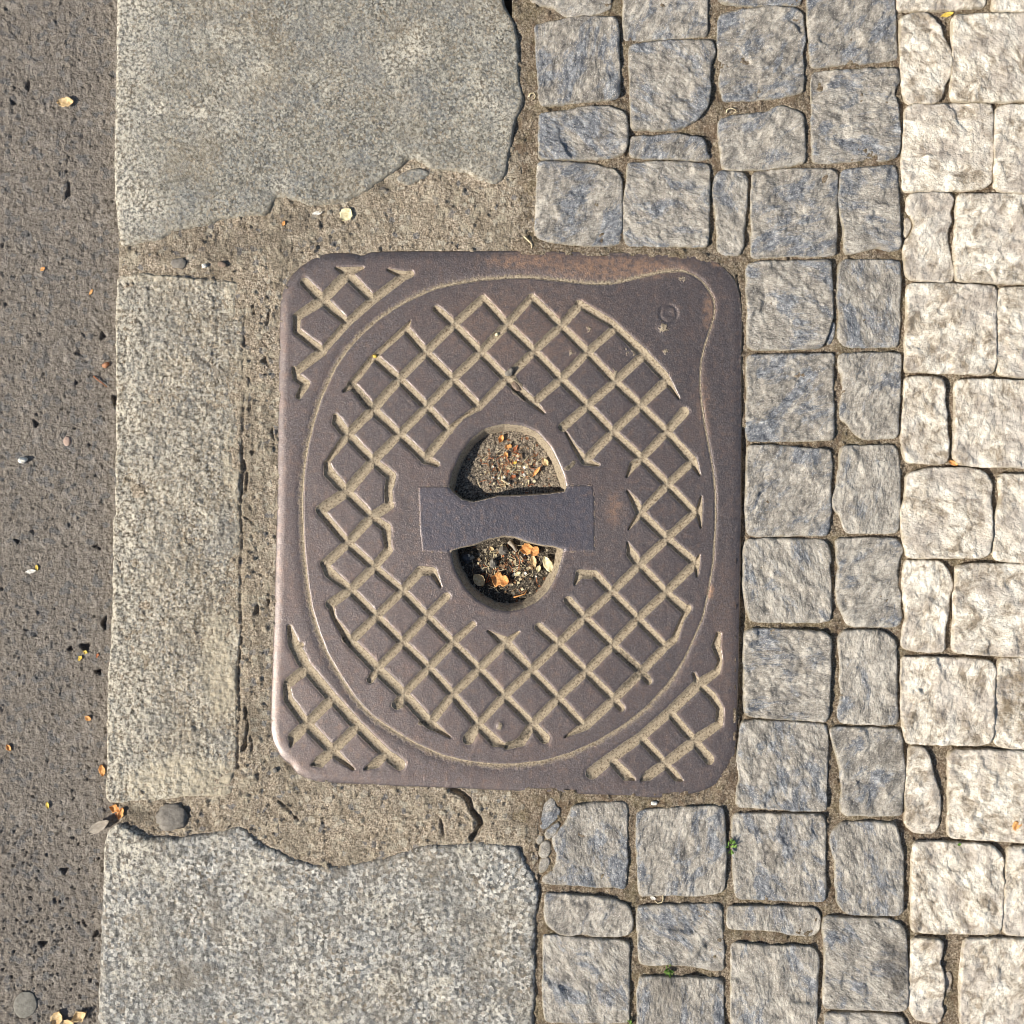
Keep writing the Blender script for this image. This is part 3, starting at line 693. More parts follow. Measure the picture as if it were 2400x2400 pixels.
A_, B_, C_, D_, E_, F_ = (1200, 0), (1800, 0), (1800, 600), (1800, 1200), (1800, 1800), (1200, 1800)
BLUE = [
 (A_, [(125,-500),(745,-500),(750,60),(640,105),(500,125),(400,125),(330,65),(200,30),(130,-10)]),
 (A_, [(835,-350),(1475,-350),(1480,255),(1460,270),(1200,290),(860,305),(838,280)]),
 (A_, [(1555,-560),(2180,-560),(2185,20),(2150,40),(1930,35),(1720,42),(1600,20),(1550,-10)]),
 (A_, [(172,190),(200,178),(450,130),(600,120),(770,130),(800,160),(805,250),(815,600),(815,720),(780,745),(500,770),(250,795),(215,790),(200,740),(180,400)]),
 (A_, [(885,350),(910,330),(1200,300),(1480,305),(1525,320),(1535,400),(1500,500),(1490,590),(1505,660),(1480,800),(1400,900),(1290,960),(1150,980),(920,980),(892,960),(895,780),(890,600),(880,500)]),
 (A_, [(1560,130),(1580,100),(1700,75),(1930,45),(2112,55),(2165,72),(2197,110),(2217,300),(2195,400),(2205,560),(2205,690),(2080,725),(1932,745),(1600,760),(1580,720),(1562,620),(1572,540),(1555,400),(1552,220)]),
 (A_, [(208,855),(400,835),(550,800),(720,800),(800,820),(865,860),(875,950),(875,1080),(850,1150),(760,1190),(500,1205),(205,1200),(200,1000)]),
 (A_, [(892,1030),(1050,1025),(1250,1005),(1330,1025),(1420,1030),(1465,1070),(1470,1150),(1510,1190),(1400,1215),(1200,1195),(1000,1195),(890,1180)]),
 (A_, [(1560,905),(1640,880),(1750,860),(1932,845),(1992,805),(2042,795),(2102,810),(2182,850),(2207,880),(2217,1050),(2212,1225),(2082,1255),(1932,1278),(1640,1285),(1590,1270),(1570,1150),(1555,1000)]),
 (A_, [(190,1225),(350,1215),(600,1235),(780,1280),(830,1340),(838,1500),(835,1700),(825,1830),(700,1860),(500,1850),(300,1830),(190,1790),(172,1740),(180,1500)]),
 (A_, [(870,1240),(900,1225),(1200,1215),(1450,1230),(1495,1260),(1490,1500),(1488,1700),(1480,1860),(1200,1862),(900,1860),(850,1820),(840,1740),(845,1500),(870,1330)]),
 (A_, [(1545,1300),(1600,1285),(1755,1300),(1780,1340),(1770,1600),(1755,1780),(1745,1880),(1720,1925),(1600,1925),(1550,1890),(1545,1650),(1515,1480),(1520,1400)]),
 (B_, [(-110,1300),(0,1285),(150,1272),(400,1275),(500,1280),(530,1320),(525,1500),(520,1700),(515,1925),(300,1940),(200,1930),(80,1940),(-100,1945),(-125,1920),(-120,1700),(-130,1500)]),
 (B_, [(550,1290),(700,1265),(900,1245),(960,1245),(980,1300),(990,1500),(1000,1700),(1005,1860),(980,1890),(900,1895),(820,1860),(720,1895),(600,1920),(575,1890),(575,1720),(545,1600),(530,1480),(545,1380)]),
 (B_, [(300,-140),(960,-140),(965,100),(975,300),(985,430),(960,450),(700,475),(400,500),(350,515),(325,500),(310,300),(295,100)]),
 (B_, [(330,550),(500,530),(750,520),(960,515),(985,540),(1000,600),(970,650),(950,700),(985,800),(1000,950),(1005,1100),(990,1170),(930,1200),(850,1215),(760,1185),(700,1215),(500,1225),(370,1230),(335,1200),(330,900)]),
 (C_, [(-155,60),(-100,45),(0,35),(200,35),(440,30),(475,40),(485,150),(490,300),(492,450),(462,560),(432,640),(400,695),(200,705),(0,710),(-120,705),(-155,680),(-160,500),(-150,400),(-165,250),(-160,120)]),
 (C_, [(540,50),(580,30),(800,25),(960,30),(1000,45),(1005,150),(1000,400),(1000,600),(985,680),(800,690),(600,690),(545,660),(525,600),(540,450),(520,300),(530,180)]),
 (C_, [(-155,760),(-110,745),(0,740),(250,740),(480,735),(500,760),(495,900),(500,1100),(505,1300),(495,1390),(300,1395),(0,1400),(-140,1395),(-160,1370),(-165,1200),(-155,1000),(-165,850)]),
 (C_, [(545,740),(700,730),(980,730),(1010,750),(1005,900),(1000,1050),(985,1200),(990,1300),(970,1370),(800,1385),(700,1380),(650,1330),(600,1260),(550,1230),(540,1150),(565,1050),(560,900),(535,850),(530,780)]),
 (C_, [(-150,1430),(0,1425),(300,1450),(480,1460),(485,1600),(475,1750),(480,1900),(465,2050),(450,2110),(100,2115),(-100,2120),(-150,2100),(-170,1900),(-160,1650)]),
 (C_, [(560,1435),(750,1430),(960,1425),(985,1480),(1000,1600),(1000,1800),(1000,1932),(985,2080),(900,2095),(600,2095),(570,2040),(540,1950),(490,1900),(485,1840),(520,1740),(540,1600),(545,1500)]),
 (D_, [(-165,210),(0,200),(380,205),(440,220),(470,280),(475,380),(460,400),(480,520),(480,700),(475,820),(400,835),(0,835),(-125,828),(-165,720),(-185,560),(-180,300)]),
 (D_, [(515,200),(700,195),(960,195),(1000,225),(1030,290),(1000,340),(980,450),(990,560),(1010,640),(1005,700),(1020,770),(1015,830),(980,865),(800,870),(640,865),(600,850),(550,750),(530,700),(515,620),(520,500),(540,410),(520,350)]),
 (D_, [(-170,900),(-100,880),(0,880),(300,895),(430,905),(475,950),(480,1000),(470,1100),(475,1200),(465,1300),(470,1400),(455,1550),(430,1585),(200,1570),(0,1560),(-150,1540),(-175,1500),(-180,1100)]),
 (D_, [(560,900),(700,890),(860,895),(940,940),(970,1000),(975,1200),(975,1400),(985,1590),(960,1605),(700,1605),(560,1595),(530,1560),(525,1500),(550,1400),(540,1250),(550,1100),(530,960)]),
 (D_, [(-200,1590),(-100,1570),(0,1575),(300,1590),(440,1600),(455,1700),(455,1850),(450,1932),(440,2100),(445,2240),(420,2257),(200,2255),(0,2240),(-180,2230),(-235,2225),(-240,2150),(-215,2000),(-240,1850),(-220,1750)]),
 (D_, [(465,1640),(500,1625),(800,1630),(990,1640),(1020,1700),(1025,1850),(1040,1932),(1035,2030),(1020,2150),(1015,2280),(980,2295),(800,2295),(580,2290),(545,2250),(560,2100),(545,1932),(520,1850),(490,1750)]),
 (E_, [(-270,380),(-240,345),(-100,345),(0,345),(420,350),(438,400),(435,700),(438,900),(435,1010),(300,1010),(0,1000),(-200,995),(-240,970),(-255,900),(-262,700),(-275,500)]),
 (E_, [(570,410),(800,405),(960,410),(985,480),(1005,570),(1020,650),(1025,900),(1020,1100),(950,1115),(750,1110),(600,1105),(560,1070),(525,1020),(515,900),(505,700),(475,580),(470,500),(510,450)]),
 (E_, [(-305,1050),(-100,1045),(0,1042),(300,1055),(370,1070),(400,1120),(400,1190),(380,1240),(320,1275),(200,1265),(0,1225),(-200,1225),(-290,1220),(-310,1180)]),
 (E_, [(430,1120),(600,1130),(900,1140),(990,1165),(1040,1220),(1050,1350),(1060,1500),(1060,1700),(1050,1810),(1020,1835),(700,1825),(430,1815),(415,1780),(430,1500),(425,1300),(410,1200)]),
 (E_, [(-275,1345),(-240,1320),(0,1345),(200,1345),(340,1355),(380,1390),(385,1500),(375,1700),(370,1980),(-275,1980),(-280,1600)]),
 (E_, [(430,1850),(600,1845),(900,1860),(1020,1880),(1045,1930),(1050,2500),(430,2500)]),
 (F_, [(450,290),(520,280),(620,262),(850,255),(875,290),(870,500),(875,700),(860,900),(840,915),(770,900),(650,905),(500,890),(300,880),(235,870),(230,830),(290,790),(330,740),(340,660),(320,610),(300,540),(340,490),(400,420),(440,340)]),
 (F_, [(940,350),(980,320),(1300,295),(1560,290),(1600,310),(1610,450),(1620,600),(1615,800),(1600,930),(1540,950),(1400,965),(1200,960),(965,965),(950,900),(945,700),(940,500)]),
 (F_, [(250,950),(350,950),(600,970),(780,990),(880,1040),(910,1100),(915,1200),(890,1255),(830,1275),(700,1275),(620,1275),(530,1250),(440,1270),(360,1260),(300,1210),(250,1170),(240,1080)]),
 (F_, [(945,1050),(1050,1040),(1300,1030),(1560,1030),(1585,1060),(1590,1200),(1605,1400),(1600,1530),(1500,1530),(1370,1500),(1200,1485),(1050,1490),(980,1480),(955,1440),(950,1300),(940,1150)]),
 (F_, [(235,1270),(270,1260),(500,1275),(700,1295),(870,1310),(890,1340),(885,1500),(890,1700),(885,1925),(700,1932),(400,1926),(270,1918),(240,1880),(230,1700),(235,1500)]),
 (F_, [(960,1580),(1000,1572),(1300,1580),(1580,1590),(1600,1620),(1595,1800),(1610,2000),(1600,2260),(950,2260),(945,1900),(945,1700)]),
]
CHIPS_BLUE = [(F_, [(235,260),(290,235),(320,240),(325,290),(375,320),(340,380),(300,420),(235,475),(215,440),(220,330)]),
 (F_, [(340,415),(365,430),(330,500),(265,545),(245,490)]), (F_, [(200,520),(225,508),(242,540),(205,582),(186,560)]),
 (F_, [(230,565),(270,555),(290,590),(285,650),(240,685),(205,660),(210,610)]), (F_, [(215,700),(270,675),(285,720),(260,770),(210,805),(205,750)]),
 (C_, [(480,508),(508,500),(508,600),(462,668),(445,640),(458,570)])]
WHITE = [
 (B_, [(970,-450),(1650,-450),(1650,40),(1400,65),(1200,75),(980,80)]),
 (B_, [(1700,-450),(2300,-450),(2300,75),(1900,80),(1700,75)]),
 (B_, [(1000,130),(1100,100),(1200,95),(1250,140),(1300,200),(1330,290),(1380,370),(1385,480),(1370,580),(1330,640),(1320,720),(1280,770),(1070,780),(1030,740),(1010,600),(1000,300)]),
 (B_, [(1395,120),(1600,105),(2040,95),(2060,750),(1900,755),(1700,765),(1400,760),(1385,700),(1395,400)]),
 (B_, [(1080,790),(1400,785),(1640,780),(1690,800),(1700,850),(1700,1200),(1695,1370),(1640,1410),(1500,1430),(1200,1440),(1020,1435),(1015,1250),(1030,1000),(1040,830)]),
 (B_, [(1725,810),(1800,790),(2350,790),(2350,1440),(1900,1455),(1740,1440),(1715,1400),(1715,1000)]),
 (B_, [(1060,1470),(1150,1455),(1350,1455),(1390,1475),(1405,1510),(1375,1600),(1385,1680),(1355,1740),(1360,1850),(1400,1990),(1412,2040),(1395,2120),(1340,2128),(1080,2107),(1045,2070),(1030,1950),(1030,1830),(1085,1770),(1112,1700),(1095,1630),(1055,1600)]),
 (B_, [(1430,1490),(1460,1465),(2050,1465),(2050,2150),(1932,2140),(1700,2130),(1420,2115),(1415,2030),(1405,1850),(1425,1700)]),
 (C_, [(1070,210),(1400,210),(1690,220),(1720,240),(1730,330),(1720,500),(1725,650),(1720,800),(1700,880),(1650,890),(1300,880),(1050,870),(1035,850),(1040,650),(1050,450),(1055,250)]),
 (C_, [(1750,245),(1850,235),(2380,240),(2380,925),(1900,915),(1740,890),(1735,800),(1740,550),(1735,350)]),
 (C_, [(1035,920),(1100,910),(1280,915),(1325,930),(1340,1010),(1335,1100),(1350,1180),(1350,1300),(1370,1400),(1360,1500),(1345,1560),(1280,1570),(1050,1555),(1020,1500),(1008,1350),(1030,1150)]),
 (C_, [(1420,940),(1600,930),(2070,945),(2080,1600),(1850,1590),(1600,1590),(1440,1570),(1400,1500),(1415,1300),(1410,1100)]),
 (C_, [(1050,1650),(1200,1605),(1500,1600),(1620,1620),(1680,1690),(1700,1740),(1680,1800),(1690,1932),(1690,2132),(1670,2242),(1600,2277),(1060,2277),(1045,2252),(1010,2080),(1000,1932),(1035,1830),(1045,1740)]),
 (C_, [(1745,1650),(2350,1650),(2350,2320),(1900,2315),(1740,2300),(1705,2260),(1710,2100),(1725,1932),(1760,1850)]),
 (D_, [(1040,370),(1150,365),(1290,370),(1330,400),(1370,450),(1400,550),(1370,650),(1360,780),(1335,880),(1340,950),(1330,1050),(1250,1062),(1100,1050),(1030,1030),(1010,1000),(1020,900),(1050,800),(1030,650),(1020,520)]),
 (D_, [(1430,410),(1550,390),(2080,400),(2090,1090),(1930,1095),(1700,1080),(1430,1065),(1400,1040),(1410,850),(1410,600)]),
 (D_, [(1015,1100),(1300,1100),(1600,1110),(1690,1130),(1725,1200),(1710,1300),(1705,1500),(1700,1680),(1680,1740),(1600,1760),(1300,1755),(1060,1750),(1030,1700),(1010,1500),(1010,1300)]),
 (D_, [(1730,1170),(1760,1105),(2350,1110),(2350,1800),(1850,1790),(1720,1760),(1710,1650),(1720,1350)]),
 (D_, [(1075,1780),(1150,1770),(1200,1800),(1235,1900),(1262,2010),(1300,2130),(1312,2260),(1290,2370),(1250,2430),(1110,2425),(1045,2370),(1040,2130),(1060,1900)]),
 (D_, [(1370,1830),(1420,1800),(1600,1800),(2100,1815),(2100,2500),(1930,2497),(1700,2482),(1390,2462),(1365,2430),(1370,2100)]),
 (E_, [(1100,565),(1300,560),(1600,580),(1700,590),(1760,650),(1790,720),(1770,780),(1785,850),(1775,1000),(1765,1200),(1740,1250),(1500,1255),(1250,1250),(1090,1240),(1085,1000),(1090,700)]),
 (E_, [(1810,600),(2000,600),(2400,605),(2400,1270),(1900,1270),(1795,1255),(1782,1200),(1795,900),(1808,800)]),
 (E_, [(1090,1290),(1280,1290),(1330,1330),(1315,1400),(1300,1480),(1330,1560),(1335,1650),(1320,1780),(1330,1850),(1300,1920),(1250,1930),(1130,1910),(1080,1850),(1070,1780),(1080,1500)]),
 (E_, [(1490,1300),(1700,1290),(2130,1300),(2130,1960),(1460,1950),(1455,1800),(1465,1500)]),
]
CHIPS_WHITE = [(B_, [(1045,1640),(1080,1645),(1095,1690),(1075,1750),(1045,1795),(1030,1780),(1035,1700)]),
               (E_, [(1345,1560),(1380,1540),(1400,1600),(1390,1700),(1350,1720)])]

def stone_h(seed, amp, base, tilt, w, chip=1.0):
    rg = random.Random(seed)
    tx, ty = rg.uniform(-tilt, tilt), rg.uniform(-tilt, tilt)
    th = rg.uniform(0, 3.14); c, s = math.cos(th), math.sin(th)
    k = rg.uniform(1.2, 2.2)
    oct1 = seed % 50
    nf = 26
    sites = [(rg.random(), rg.random(), rg.gauss(0, .15), rg.gauss(0, .15), rg.gauss(0, 1.2)) for _ in range(nf)]
    def f(X, Y, d):
        cx, cy = X.mean(), Y.mean()
        wx = X + fbm(X, Y, 30, 3, oct1 + 20, 0.6) * 14; wy = Y + fbm(X, Y, 30, 3, oct1 + 24, 0.6) * 14
        x0, x1, y0, y1 = X.min(), X.max(), Y.min(), Y.max()
        m = max(4, int((x1 - x0) * (y1 - y0) / 1700))
        den = 1e-9; fac = 0
        for (a, b, sx, sy, hh) in sites[:m]:
            px, py = x0 + a * (x1 - x0), y0 + b * (y1 - y0)
            q = np.exp(-np.minimum(((wx - px) ** 2 + (wy - py) ** 2) / 260.0, 60))
            fac = fac + q * (np.clip(sx * (wx - px) + sy * (wy - py), -6, 6) + hh); den = den + q
        facet = fac / den * chip
        U = (X - cx) * c + (Y - cy) * s; V = (-(X - cx) * s + (Y - cy) * c) * k
        r1 = fbm(U + seed * 31, V, 60, 3, oct1, 0.55)
        r2 = fbm(U + seed * 31, V, 24, 4, oct1 + 7, 0.6, ridged=True)
        step_ = np.tanh(r1 * 5) * 0.5                                   # split faces: planes that break off in steps
        z = base + tx * (X - cx) + ty * (Y - cy) + amp * (r1 * 0.8 + r2 * 0.6 + step_ * 0.3) + fbm(X, Y, 9, 3, oct1 + 3, 0.6) * amp * 0.42 + facet * smooth(d / 10 + 0.25)
        ww = np.maximum(w * (1 + 0.9 * fbm(X, Y, 30, 3, oct1 + 9)), 2.5)
        return z - edge_round(d, ww) * ww * 0.75
    return f
def stone_attr(seed, stain=None, dirty=0.0, always=0.25):
    def f(X, Y, d):
        n = fbm(X, Y, 20, 4, seed % 40 + 60, 0.6)
        dirt = smooth((np.exp(-d / 5.0) * 0.9 + n * 1.1 - 0.62 + dirty) / 0.4) * 0.8
        st = np.zeros(X.shape)
        for (cx, cy, rx, ry, a) in (stain or []):
            q = 1 - np.hypot((X - cx) / rx, (Y - cy) / ry)
            st = np.maximum(st, smooth((q + n * 0.6) / 0.45) * a)
        return {'dirt': np.clip(dirt, 0, 1), 'stain': st}
    return f
STAIN_BLUE = [(2105, 2265, 50, 75, .85), (2090, 1760, 50, 40, .6), (1560, 2320, 60, 60, .6), (1810, 2010, 16, 40, .5), (1870, 1560, 40, 28, .4)]
STAIN_WHITE = [(2385, 1640, 62, 110, .95), (2160, 45, 50, 22, .8), (2165, 225, 45, 20, .7), (2150, 1700, 30, 40, .3), (2395, 640, 40, 30, .7), (2245, 2020, 70, 30, .3)]

def stones(lst, name, mat, amp, w, stain, seed0, step=3.0, base=(-2.5, 2.0), dirty=0.0, skirt=-90, gr=1.4, chip=0.62):
    for i, (o, pts) in enumerate(lst):
        seed = seed0 + i
        rg = random.Random(seed)
        poly = grow(outline(zp(*o, pts), 1, 1.5, 5, seed), gr)
        patch(name, poly, step, stone_h(seed, amp * rg.uniform(0.75, 1.25), rg.uniform(*base), 0.018, w, chip), mat, pavement, skirt,
              attrs_fn=stone_attr(seed, stain, dirty))
stones(BLUE, 'blue_cobblestone', M['blue'], 3.6, 3.2, STAIN_BLUE, 100)
stones(WHITE, 'cream_cobblestone', M['white'], 3.4, 3.2, STAIN_WHITE, 200, dirty=0.08, gr=2.4, chip=0.55)
stones(CHIPS_BLUE, 'stone_chip', M['blue'], 1.0, 1.6, None, 300, 2.2, (-5, -3), 0.1, gr=2.2, chip=0.2)
stones(CHIPS_WHITE, 'stone_chip', M['white'], 1.2, 4, None, 320, 2.4, (-8, -4), 0.05)

def more_cobbles():                          # the paving goes on beyond the picture
    rg = random.Random(9)
    def q(x0, y0, x1, y1):
        j = lambda: rg.uniform(-2.5, 2.5)
        return [(x0 + j() + 3, y0 + j() + 3), (x1 + j() - 3, y0 + j() + 3), (x1 + j() - 3, y1 + j() - 3), (x0 + j() + 3, y1 + j() - 3)]
    white, blue = [], []
    rows = [(-118, 24, 2516), (28, 236, 2442), (243, 450, 2532), (453, 665, 2438), (670, 886, 2541), (889, 1096, 2448), (1100, 1315, 2532),
            (1318, 1538, 2450), (1543, 1755, 2532), (1760, 1975, 2454), (1984, 2193, 2547), (2200, 2407, 2463)]
    for y0, y1, x in rows:
        while x < 3100: white.append(q(x, y0, x + 208, y1)); x += 210
    y = -122
    k = 0
    while y > -650:
        x = 2112
        if k % 2: white.append(q(x, y - 208, x + 110, y)); x += 112
        while x < 3100: white.append(q(x, y - 208, x + 208, y)); x += 210
        y -= 212; k += 1
    y = 2410; k = 0
    while y < 2950:
        x = 2130
        if k % 2: white.append(q(x, y, x + 110, y + 208)); x += 112
        while x < 3100: white.append(q(x, y, x + 208, y + 208)); x += 210
        y += 212; k += 1
    for x0, x1, top, bot in [(1245, 1440, -158, 2404), (1455, 1665, -112, 2508), (1680, 1885, -178, 2420), (1892, 2105, -48, 2582)]:
        y = top
        while y > -650: blue.append(q(x0, y - 205, x1, y)); y -= 208
        y = bot
        while y < 2950:
            xx = x0 + 15 if x0 < 1700 else x0 + 25
            blue.append(q(xx, y, xx + (x1 - x0) - 5, y + 205)); y += 208
    for nm, mt, lst, s0 in (('cream_cobblestone', M['white'], white, 500), ('blue_cobblestone', M['blue'], blue, 700)):
        for i, pts in enumerate(lst):
            seed = s0 + i
            patch(nm, outline(pts, 1, 1.4, 9, seed), 8.0, stone_h(seed, 3.4, rg.uniform(-2, 2), 0.015, 9), mt, pavement, -90, attrs_fn=stone_attr(seed, None))
more_cobbles()

# ------------------------------------------------------------------ the cast iron cover
SEAM = [(1200,651),(1128,656),(1066,666),(1019,677),(973,697),(926,722),(879,755),(842,789),(817,817),(786,861),(768,901),(752,935),(734,994),(721,1047),
 (712,1109),(709,1160),(709,1209),(712,1286),(720,1364),(730,1426),(746,1479),(768,1535),(799,1588),(830,1634),(870,1677),(926,1714),(973,1742),(1035,1770),
 (1097,1785),(1159,1792),(1200,1792),(1273,1784),(1335,1766),(1397,1739),(1460,1701),(1515,1658),(1568,1599),(1605,1543),(1630,1487),(1646,1451),(1661,1380),
 (1671,1317),(1677,1224),(1677,1162),(1672,1110),(1664,1062),(1652,1000),(1643,938),(1640,892),(1643,845),(1652,808),(1666,767),(1675,736),(1674,705),
 (1664,684),(1646,659),(1624,643),(1599,635),(1553,638),(1506,649),(1460,660),(1428,666),(1382,666),(1320,659),(1242,651)]
HOLE_UP = [(1052,1141),(1060,1105),(1078,1066),(1103,1030),(1135,1004),(1181,993),(1225,997),(1259,1012),(1290,1046),(1310,1085),(1323,1118),(1327,1141)]
BAR_UP = [(1327,1141),(1323,1152),(1285,1157),(1220,1161),(1168,1162),(1135,1170),(1109,1176),(1083,1170),(1065,1155),(1052,1141)]
HOLE_LO = [(1321,1289),(1316,1312),(1303,1351),(1285,1385),(1259,1411),(1228,1426),(1191,1434),(1155,1426),(1116,1405),(1091,1379),(1067,1338),(1056,1292)]
BAR_LO = [(1056,1292),(1078,1284),(1111,1277),(1145,1264),(1181,1257),(1207,1259),(1238,1271),(1272,1279),(1298,1281),(1321,1289)]
# grooves of the tread: polylines (x, y[, half width])
G = [
 # rising to the right
 [(765,1086,5),(814,1019,10),(873,960,11),(935,889),(997,826),(1063,761),(1128,702,9)],
 [(752,1195,12),(811,1153,12),(873,1081,11),(935,1019),(999,954),(1060,889),(1125,826),(1187,761),(1242,700,8)],
 [(912,1185,11),(870,1212,11),(814,1274,10),(762,1322,11)],
 [(996,1076,11),(1025,1040,10),(1050,1010,8),(1084,979,4),(1122,954,8),(1186,888),(1251,823),(1314,764),(1358,715,10)],
 [(1250,944,9),(1314,889),(1376,826),(1435,775,9)],
 [(1319,1001,10),(1376,951),(1441,895),(1505,835,10)],
 [(1373,1078,10),(1435,1013),(1500,951),(1557,897,11)],
 [(1470,1116,3),(1484,1090,9),(1503,1075,9),(1562,1013),(1603,966,12)],
 [(1500,1202,8),(1564,1136),(1622,1082,9)],
 [(1627,1202,9),(1562,1263),(1498,1324),(1433,1389),(1369,1448),(1307,1510),(1244,1572),(1181,1632),(1119,1699,9),(1098,1732,13)],
 [(1628,1322,10),(1560,1389),(1494,1451),(1435,1513),(1373,1575),(1307,1637),(1247,1698,10),(1222,1738,11),(1187,1751,6)],
 [(1613,1426,8),(1599,1451,5),(1580,1500,8),(1559,1516,9),(1503,1575,10),(1438,1640,10),(1373,1700,11),(1325,1727,2)],
 [(774,1416,11),(820,1383,10),(876,1330,10),(910,1290,10)],
 [(820,1504,10),(881,1445),(942,1386),(985,1338,11),(1014,1339,9),(1033,1376,2)],
 [(868,1594,8),(883,1569,9),(942,1507),(999,1445),(1046,1398,9)],
 [(930,1652,11),(945,1628,9),(1004,1566),(1060,1507),(1108,1464,7)],
 [(1007,1696,10),(1060,1628),(1122,1569),(1181,1510),(1215,1482,3)],
 # falling to the right
 [(1022,724,8),(1035,735,9),(1063,761),(1125,826),(1186,888),(1250,944,9),(1275,968,2)],
 [(1131,700,9),(1187,761),(1251,823),(1314,889),(1376,951),(1435,1013),(1503,1075),(1564,1136),(1627,1202,9)],
 [(1245,697,9),(1314,764),(1376,826),(1441,895),(1500,951),(1562,1013),(1622,1080,11),(1640,1114,2)],
 [(1356,712,9),(1430,756,9),(1505,826,11),(1556,882,11),(1591,934,2)],
 [(962,752,1.5),(950,772,9),(997,826),(1060,889),(1122,954,9)],
 [(878,838,9),(935,889),(999,954),(1052,1010,9)],
 [(806,916,3),(825,903,9),(873,960,11),(935,1019),(996,1076,10),(1024,1088,6)],
 [(824,900,8),(873,839,7),(942,777,7),(958,760,3)],
 [(786,975,6),(790,990,12),(814,1019,11),(873,1081),(917,1116,11),(910,1148,9),(911,1185,9)],
 [(765,1086,7),(772,1110,12),(811,1153,11),(870,1212),(905,1238,11),(909,1285,7)],
 [(752,1200,10),(770,1222,9),(814,1274),(876,1330),(942,1386),(999,1445),(1060,1507),(1122,1569),(1181,1632),(1246,1697),(1276,1731,12)],
 [(760,1320,9),(772,1343,12),(820,1383),(881,1445),(942,1507),(1004,1566),(1060,1628),(1119,1699,10),(1160,1738,12),(1187,1750,3)],
 [(775,1418,7),(782,1448,4),(820,1504,11),(883,1569,12),(945,1628,12),(1007,1696,12),(1055,1728,2)],
 [(1144,1479,2),(1181,1505,13),(1244,1572),(1307,1637),(1366,1700,9)],
 [(1263,1470,10),(1307,1510),(1373,1575),(1438,1640,10),(1456,1660,8)],
 [(1332,1408,10),(1369,1448),(1435,1513),(1503,1575,10),(1520,1597,8)],
 [(1348,1368,3),(1360,1345,10),(1393,1347,10),(1433,1389),(1494,1451),(1559,1516,9)],
 [(1471,1272,2),(1480,1300,11),(1498,1324,10),(1560,1389),(1606,1430,11)],
 [(1470,1150,2),(1490,1180,9),(1500,1202,10),(1562,1263),(1627,1318,10)],
 [(1500,1204,8),(1474,1240,2)],
 [(1644,1164,2),(1638,1200,8),(1643,1236,2)],
 [(1639,1302,2),(1632,1322,8),(1634,1350,2)],
 [(1326,1013,2),(1345,1045,5),(1370,1080,10),(1402,1090,3)],
 # top left corner
 [(696,742,10),(755,703,12),(814,642,12)], [(755,823,8),(815,755,9),(873,703,10),(945,648,10),(962,642,8)], [(692,872,9),(755,823,11)],
 [(714,662,11),(755,703,12),(813,756,8)], [(812,642,12),(873,703,10)], [(788,628,3),(812,638,12),(850,628,3)], [(696,742,9),(694,776,8),(755,823,10)],
 [(910,632,3),(948,646,10)], [(688,862,4),(695,885,10),(716,900,10),(700,928,7)],
 # bottom left corner
 [(678,1470,5),(688,1510,13),(715,1562,13),(777,1635,12),(836,1701,12),(904,1768,12),(936,1792,13)], [(694,1520,8),(706,1512,6)],
 [(671,1608,8),(675,1640,10),(718,1698,12),(779,1762,12),(828,1803,3)], [(712,1572,12),(676,1600,11)],
 [(776,1640,11),(718,1698,11),(688,1728,13),(682,1748,3)], [(836,1704,11),(779,1760,11),(750,1785,13),(732,1792,4)], [(903,1770,9),(880,1790,11),(856,1802,3)],
 # bottom right corner
 [(1684,1487,6),(1678,1515,10),(1688,1550,5),(1680,1575,8),(1637,1604,12),(1568,1670,11),(1500,1729,11),(1428,1779,12),(1388,1812,14)],
 [(1646,1611,9),(1668,1632,10),(1688,1662,8),(1685,1698,9),(1630,1735,12),(1562,1788,11),(1520,1818,11),(1504,1828,4)],
 [(1574,1676,10),(1624,1735,10),(1662,1780,12)], [(1506,1735,10),(1553,1785,9),(1585,1822,9),(1598,1829,3)], [(1435,1785,10),(1468,1818,12),(1486,1827,3)],
 [(1627,1580,4),(1637,1604,9)],
]

